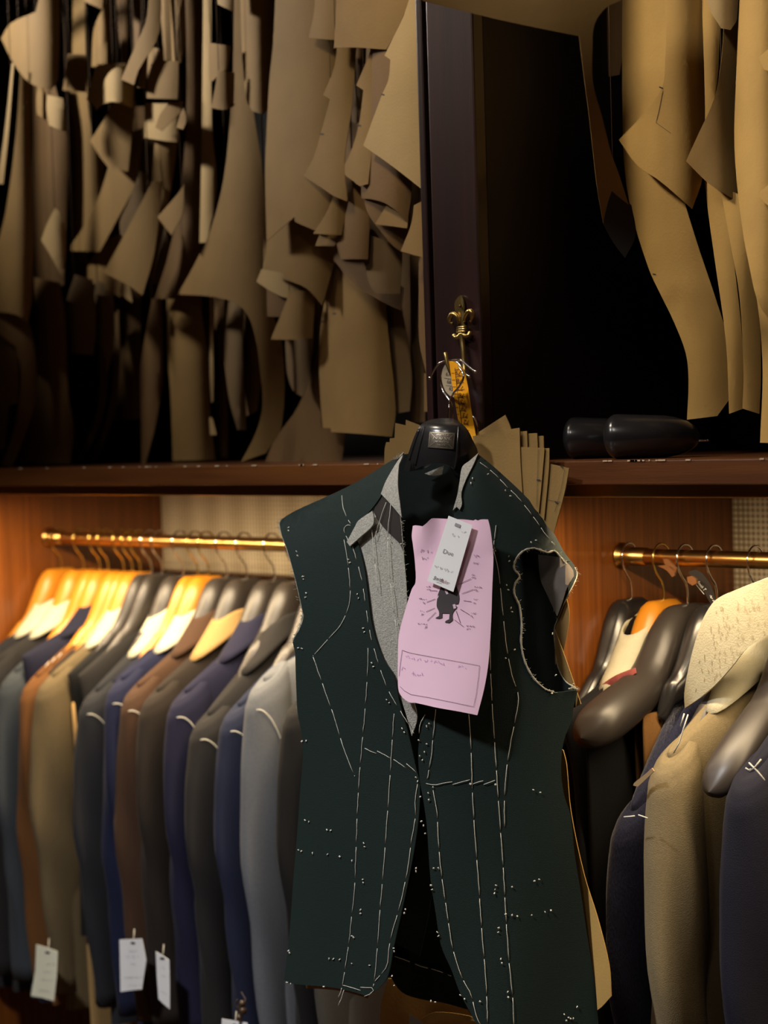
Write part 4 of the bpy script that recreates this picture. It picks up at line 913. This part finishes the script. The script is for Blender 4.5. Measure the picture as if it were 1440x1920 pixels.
# the hanger of the green jacket
HB = lambda x, y: ZC+.052-.35*(x-825)*ZC/FPX+13*((x-825)*ZC/FPX)**2+.02*max(0, (806-y)/22)**2-.012*math.exp(-((y-840)/50)**2)
GHg = empty('coat_hanger', pix(825, 880, ZC+.05)); tag(GHg, 'black contoured hanger with metal nameplate holding the green jacket', 'hanger')
sheet('hanger_body', [(757,882),(762,862),(769,840),(780,811),(790,796),(807,787),(832,784),(852,786),(865,794),(877,806),(887,826),(896,848),(890,880),(868,900),(857,890),(847,875),(834,870),(820,868),(805,870),(794,873),(769,884)], HB, M_BLKP, .022, GHg, (4, 6))
for pts in ([(796,800),(790,825),(784,850),(779,872)], [(860,800),(858,830),(856,860),(852,880)], [(786,806),(776,835),(768,862)]):
    tube('moulded_ridge', curve3([pix(x, y, HB(x, y)-.0002) for x, y in pts], 5), .0016, M_BLKP, GHg, 8)
for sg, pts in ((1, [(728,888),(700,908),(660,932)]), (-1, [(905,888),(925,905),(950,930)])):
    tube('shoulder_arm', curve3([pix(x, y+26, zf(x, y+26)*.45+zb(x, y+26)*.55) for x, y in pts], 5), [.010]*(1+5*(len(pts)-1)), M_BLKP, GHg, 12)
np_ = sheet('nameplate', [(805,809),(854,811),(851,843),(802,839)], lambda x, y: HB(x, y)-.0018, mat('aged_bronze', (.10, .085, .065), .42, .8, .3, 300), .002, GHg, (8, 8), False)
fn = lambda x, y: HB(x, y)-.0026
V, Fc = join([print_line([(807,811),(852,813),(849,841),(804,837),(807,811)], .7, fn), print_line([(808,812),(818,822)], .6, fn), print_line([(851,814),(840,823)], .6, fn), print_line([(805,836),(816,828)], .6, fn), print_line([(848,840),(840,832)], .6, fn), scribble(829,815,22,3,2,fn,.6,1), scribble(829,822,34,5,3,fn,.7,2), scribble(828,828,26,3,3,fn,.6,3), scribble(827,834,14,2.5,3,fn,.6,4)])
mesh_obj('embossed_lettering', V, Fc, mat('worn_bronze_highlight', (.45, .38, .28), .35, .9), np_)
# hook loop
HY = -.045
hk = lambda x, y, dy=0: pixY(x, y, HY+dy)
tube('hook', curve3([hk(840,792), hk(841,780), hk(842,765), hk(843,753), hk(850,738,-.026), hk(861,725,-.028), hk(868,712,-.028), hk(868,700,-.026), hk(860,687,-.018), hk(848,679), hk(838,681), hk(829,697,.004), hk(825,714,.005), hk(830,732,.005), hk(838,744,.004), hk(846,756,.004), hk(848,770,.004), hk(848,790,.004)], 5), .0015, M_CHROME, GHg, 8)

# brass fleur-de-lis coat hook on the post
FL = empty('coat_hook', pixY(866, 640, 0)); tag(FL, 'aged brass fleur-de-lis coat hook screwed to the dark post', 'coat hook')
fy = -.016
def bulged(cx, hw, Y, k):
    return lambda x, y: depthY(x, y, Y)+k*((x-cx(y))/hw)**2
cx = lambda y: 862+(y-555)*.06
sheet('centre_petal', [(862,554),(868,559),(871,568),(872,577),(869,588),(870,598),(873,612),(859,613),(858,600),(855,588),(852,576),(853,566),(857,559)], bulged(cx, 10, fy, .006), M_ABR, .005, FL, (2.5, 4))
fp = lambda x, y, dy=0: pixY(x, y, fy+dy)
tube('side_petal', curve3([fp(861,606), fp(857,594,-.002), fp(850,589,-.003), fp(845,593,-.003), fp(843,600,-.002), fp(845,605), fp(849,607)], 5), [.0022+.0016*math.sin(math.pi*min(1, i/26)) for i in range(31)], M_ABR, FL, 10)
tube('side_petal', curve3([fp(870,604), fp(873,592,-.002), fp(879,584,-.003), fp(884,585,-.003), fp(886,592,-.002), fp(884,600), fp(882,603)], 5), [.0022+.0016*math.sin(math.pi*min(1, i/26)) for i in range(31)], M_ABR, FL, 10)
for y in (614, 618, 622):
    tube('collar_band', [fp(857.5,y+1), fp(862,y,-.004), fp(867,y-.6,-.005), fp(871,y-1,-.004), fp(875,y-2)], .0019, M_ABR, FL, 8)
tube('lower_scroll', curve3([fp(864,627,-.002), fp(859,632,-.003), fp(854,632,-.003), fp(852,629)], 5), [.0035-.0002*i/3+.001*(i > 12) for i in range(16)], M_ABR, FL, 10)
tube('lower_scroll', curve3([fp(868,627,-.002), fp(873,630,-.003), fp(879,628,-.003), fp(881,624)], 5), [.0035-.0002*i/3+.001*(i > 12) for i in range(16)], M_ABR, FL, 10)
tube('hook_arm', curve3([fp(866,624,-.002), fp(867,640,-.002), fp(869,660,-.003), fp(870,680,-.004), fp(871,700,-.008), fp(866,712,-.02), fp(856,712,-.035), fp(846,700,-.042), fp(839,682,-.045), fp(836,668,-.045), fp(835,662,-.044)], 5), [.0042-.0012*min(1, i/20) for i in range(51)], M_ABR, FL, 12)
tube('screw', [fp(863,574,-.003), fp(863,574,-.0075)], .0024, mat('dark_screw', (.12, .06, .03), .5, .8), FL, 8)
# chrome wire hook with ball ends
WH = empty('wire_hook', pixY(846, 678, -.05)); tag(WH, 'small chrome wire prongs with ball ends hung over the brass hook', 'wire hook')
for pts in ([(806,709),(812,698),(822,683),(832,678),(845,676),(862,675),(870,680),(882,690),(892,697)], [(846,677),(858,680),(866,690),(872,700),(880,706)]):
    tube('prong', curve3([pixY(x, y, -.052) for x, y in pts], 5), .0017, M_CHROME, WH, 8)
for x, y in ((806,709),(892,697),(880,706)):
    c = pixY(x, y, -.052); tube('ball_end', [c+UP*-.0026, c+UP*-.0016, c, c+UP*.0016, c+UP*.0026], [.0006, .0021, .0026, .0021, .0006], M_CHROME, WH, 10)
tube('wire_tail', curve3([pixY(x, y, -.02) for x, y in ((884,778),(890,785),(895,797),(896,808),(893,818))], 5), .0013, M_CHROME, WH, 8)
# tape measure
TM = empty('tape_measure', pixY(880, 812, -.055)); tag(TM, 'yellow tape measure draped over the brass hook behind the hanger neck', 'tape measure')
dt = lambda x, y: depthY(x, y, -.062+.034*max(0, min(1, (y-740)/60)))+.003*math.sin((y-680)/40)
sheet('yellow_face', [(842,677),(850,678),(861,685),(869,693),(876,718),(880,743),(885,777),(892,816),(896,845),(872,845),(859,787),(853,754),(848,722)], dt, M_TAPE, .0005, TM, (6, 8))
dw = lambda x, y: depthY(x, y, -.048)
sheet('white_face', [(836,681),(830,693),(828,710),(833,729),(842,741),(851,745),(852,725),(845,679)], dw, M_TAPEW, .0005, TM, (5, 8))
df = lambda x, y: dt(x, y)-.0008
parts = [print_text(s, x, y, 12.5, 190, df, 0, .9) for s, x, y in (('79',859,699),('78',861,714),('77',863,727),('76',865,741),('75',867.5,753.5),('74',869.5,766),('73',872,778.5),('72',874,791))]
for k in range(10):
    y = 693+k*12.8; xl = 848+(y-700)*.105
    parts.append(print_line([(xl+5, y+1), (xl+20, y-1.5)], .9, df)); parts.append(print_line([(xl-1, y+7), (xl+5, y+6.5)], .8, df))
parts.append(print_line([(853,690),(856,722),(861,760),(866,800)], .9, df))
V, Fc = join(parts); mesh_obj('numerals', V, Fc, mat('dark_red_ink', lin((70, 24, 8)), .7), TM)
dwf = lambda x, y: dw(x, y)-.0008
parts = [print_text(s, x, y, 11, 10, dwf, 0, .8) for s, x, y in (('67',840,702),('66',842,716),('65',846,729))]
parts += [print_line([(833,709),(848,711)], .8, dwf), print_line([(836,723),(850,724)], .8, dwf)]
V, Fc = join(parts); mesh_obj('white_side_numerals', V, Fc, M_INK, TM)

# pink work ticket and white tag pinned to the jacket
def zp(px, py):
    x = (px-845)/75
    z = zf(845, 1150)-.35*(px-845)*ZC/FPX*.9-.020
    z += .010*x*x*(1 if x < 0 else .5)
    t = max(0, (1040-py)/70)
    z += -.010*t*math.sin((px-770)/17)*max(0, min(1, (835-px)/40))-.006*t*max(0, min(1, (px-880)/40))
    z += .003*math.sin((px+py*.4)/48)
    return z
PT_ = empty('work_ticket', pix(840, 1335, zp(840, 1335))); tag(PT_, 'pink printed work ticket pinned to the green jacket', 'ticket')
PK = [(774,986),(779,985),(792,987),(800,981),(809,973),(820,972),(840,973),(870,974),(888,976),(891,974),(896,976),(902,974),(915,974),(919,990),(924,1030),(925,1050),(923,1100),(921,1160),(916,1240),(908,1290),(895,1341),(860,1334),(820,1327),(780,1318),(768,1317),(755,1308),(748,1297),(746,1280),(746,1230),(748,1190),(758,1150),(772,1105),(779,1092),(778,1055),(774,1020),(772,1005)]
sheet('paper', PK, zp, M_PINK, .0005, PT_, (7, 12))
pf = lambda x, y: zp(x, y)-.0010
M_PUR = mat('purple_grey_ink', lin((96, 70, 92)), .8)
V, Fc = join([print_line([(754,1219),(768,1224),(800,1230),(850,1239),(899,1248),(897,1270),(893,1300),(888,1325),(850,1317),(800,1307),(770,1302),(758,1295),(750,1287)], .65, pf), print_line([(754,1219),(751,1240),(748,1268)], .6, pf)])
mesh_obj('ruled_box', V, Fc, M_PUR, PT_)
parts = []
for i, (x, y, wd, ht, ro) in enumerate(((800,1034,22,7,6),(797,1047,14,7,6),(893,1043,10,6,6),(892,1056,9,5,6),(887,1078,5,3,5),(888,1084,7,5,5),(803,1100,7,3,3),(803,1106,6,5,3),(896,1101,13,3,6),(892,1107,6,5,6),(792,1123,13,3,6),(795,1130,5,5,6),(892,1124,7,3,6),(891,1130,7,5,6),(792,1146,8,3,6),(793,1152,6,5,6),(888,1150,9,3,6),(886,1156,7,5,6),(792,1170,17,3,6),(799,1176,6,5,6),(882,1174,15,3,6),(878,1179,7,5,6))):
    parts.append(scribble(x, y, wd, ht, ro, pf, .75, 40+i))
for a, b in (((808,1107),(820,1108)),((800,1129),(816,1123)),((799,1147),(815,1140)),((801,1164),(817,1148)),((859,1096),(883,1085)),((866,1113),(888,1105)),((869,1126),(884,1128)),((863,1142),(881,1153)),((855,1145),(863,1168)),((852,1162),(869,1175))):
    parts.append(print_line([a, b], .8, pf))
V, Fc = join(parts); mesh_obj('printed_notes', V, Fc, M_PUR, PT_)
parts = [scribble(765,1230,9,6,10,pf,.7,80), scribble(780,1236,18,7,10,pf,.7,81), scribble(814,1241,38,7,9,pf,.7,82), scribble(868,1251,18,6,8,pf,.7,83), scribble(756,1254,6,7,8,pf,.7,84), scribble(783,1264,22,9,10,pf,.8,85)]
V, Fc = join(parts); mesh_obj('handwriting', V, Fc, mat('faded_violet_ink', lin((170, 130, 190)), .8), PT_)
# plain dark body diagram with light shirt patches
M_DIA = mat('diagram_black', lin((62, 56, 58)), .8)
sheet('body_diagram', [(829,1090),(840,1088),(853,1096),(858,1105),(861,1122),(859,1132),(852,1133),(857,1138),(853,1143),(849,1149),(848,1155),(849,1162),(846,1165),(842,1168),(834,1167),(836,1164),(842,1161),(843,1150),(829,1150),(829,1158),(823,1160),(816,1159),(819,1157),(823,1155),(823,1147),(819,1138),(819,1128),(821,1115),(825,1104)], pf, M_DIA, .0002, PT_, (6, 8))
V, Fc = join([print_line([(851,1133),(853,1141)], 5, lambda x, y: zp(x, y)-.0016), print_line([(835,1105),(839,1114)], 4, lambda x, y: zp(x, y)-.0016), print_line([(822,1117),(820,1122)], 1.5, lambda x, y: zp(x, y)-.0016)])
mesh_obj('diagram_shirt', V, Fc, mat('pale_lilac_ink', lin((205, 185, 200)), .8), PT_)
WT = empty('swing_tag', pix(850, 1110, zp(850, 1110)-.006)); tag(WT, 'white swing tag with small script clipped over the pink ticket', 'tag')
zt = lambda x, y: zp(845, 1050)-.315*(x-845)*ZC/FPX-.0065
sheet('card', [(841,967),(886,985),(868,1047),(850,1110),(801,1089),(819,1035)], zt, M_WHITE, .0006, WT, (12, 20), False)
tf = lambda x, y: zt(x, y)-.0009
M_GI = mat('grey_print', lin((150, 146, 152)), .8)
V, Fc = join([print_text('Due', 840, 1036, 12, 17, tf), scribble(832,1067,36,5,18,tf,.7,90), scribble(853,1004,12,7,20,tf,.8,91), scribble(869,997,8,3,5,tf,.7,92), print_line([(853,983),(863,987)], 6, tf)])
mesh_obj('grey_print', V, Fc, M_GI, WT)
V, Fc = print_text('Smith', 822, 1086, 10, 17, tf, .25, .85); V2, F2 = print_line([(818,1091),(828,1094)], .5, tf); V, Fc = join([(V, Fc), (V2, F2)]); mesh_obj('script_logo', V, Fc, M_INK, WT)
V, Fc = print_text('Tailor', 834, 1091, 9, 17, tf, .25, .8); mesh_obj('script_logo', V, Fc, mat('dark_red_print', lin((130, 50, 70)), .8), WT)

# kraft cards bundled behind the jacket
GB = 'kraft cards hung behind the green jacket'
dcard = lambda k: (lambda x, y: min(zb(x, y)+.010, depthY(x, y, -.034))+k*1.3)
bund = [
 ('kraft card with flat top left of the hanger neck', .006, [(731,822),(752,820),(776,819),(776,880),(726,885)]),
 ('upright kraft card edge peeping above the flat card left of the hanger neck', .012, [(741,793),(763,798),(776,850),(738,855)]),
 ('pointed kraft card close against the left of the hanger neck', .009, [(761,787),(792,799),(792,860),(758,865)]),
 ('narrow kraft card edge at the far left of the bundle', .015, [(721,844),(724,829),(736,829),(736,882),(721,882)]),
 ('triangular kraft card tip right of the hanger neck', .014, [(893,813),(947,778),(959,808),(962,860),(898,860)]),
 ('broad kraft card right of the hanger neck, foremost of the fan', .004, [(886,818),(930,809),(974,802),(976,870),(980,930),(900,900)]),
 ('narrow kraft card tip just right of the broad card', .010, [(966,810),(988,808),(990,865),(975,865)]),
 ('second narrow kraft card tip in the fan', .013, [(985,813),(1007,812),(1009,855),(985,855)]),
 ('third narrow kraft card tip in the fan', .016, [(1003,818),(1019,817),(1020,860),(1003,860)]),
 ('ruled kraft card in the middle of the fan', .006, [(976,838),(1021,840),(1016,900),(1010,962),(980,930)]),
 ('thin kraft card edge behind the ruled card', .009, [(1016,841),(1030,840),(1029,880),(1020,975),(1006,960)]),
 ('outermost kraft card of the fan with ruled lines and black notches', .012, [(1024,868),(1067,878),(1058,925),(1038,1000),(1008,965)]),
 ('curved kraft card edge beside the open armhole', .012, [(1040,1075),(1056,1105),(1066,1140),(1066,1170),(1056,1224),(1036,1200)]),
 ('kraft card point below the open armhole', .008, [(1040,1180),(1062,1240),(1089,1320),(1076,1327),(1046,1290)]),
 ('long golden kraft card showing down the right side of the jacket', .010, [(1036,1395),(1056,1407),(1062,1433),(1070,1520),(1095,1640),(1120,1720),(1142,1810),(1146,1868),(1120,1894),(1090,1900),(1056,1600)]),
 ('kraft card corner hanging below the front hem, left', .006, [(728,1835),(714,1885),(712,1960),(764,1960),(772,1835)]),
 ('folded kraft card below the back hem in the middle', .002, [(745,1845),(745,1895),(770,1902),(800,1925),(830,1960),(910,1960),(880,1870),(800,1845)]),
 ('kraft card edge peeping below the left hem', .004, [(572,1840),(575,1853),(612,1855),(644,1859),(690,1872),(700,1840)]),
]
for i, (lb, k, poly) in enumerate(bund):
    o = sheet('pattern_card', poly, dcard(k), KR['y' if i in (14, 15, 16) else 'k'], .0014, None, (14, 30)); tag(o, lb, 'pattern card', GB)
    dd_ = dcard(k-.0016)
    if 'outermost' in lb:
        V, Fc = join([print_line([(1051,874),(1055,876)], 3, dd_), print_line([(1040,941),(1046,943)], 2.4, dd_), print_line([(1059,880),(1052,915),(1040,960)], .6, dd_), print_line([(1016,935),(1052,942)], .6, dd_)]); mesh_obj('notch_mark', V, Fc, M_INK, o)
    if 'ruled kraft' in lb:
        V, Fc = join([print_line([(1006,900),(1013,900)], 2.4, dd_), print_line([(1009,842),(1006,950)], .6, dd_)]); mesh_obj('notch_mark', V, Fc, M_INK, o)
    if 'folded' in lb:
        for pl in ([(790,1910),(815,1898),(880,1905),(895,1915),(830,1912),(800,1925)],):
            sheet('fold', pl, dcard(k-.008), KR['y'], .0012, o, (10, 12))
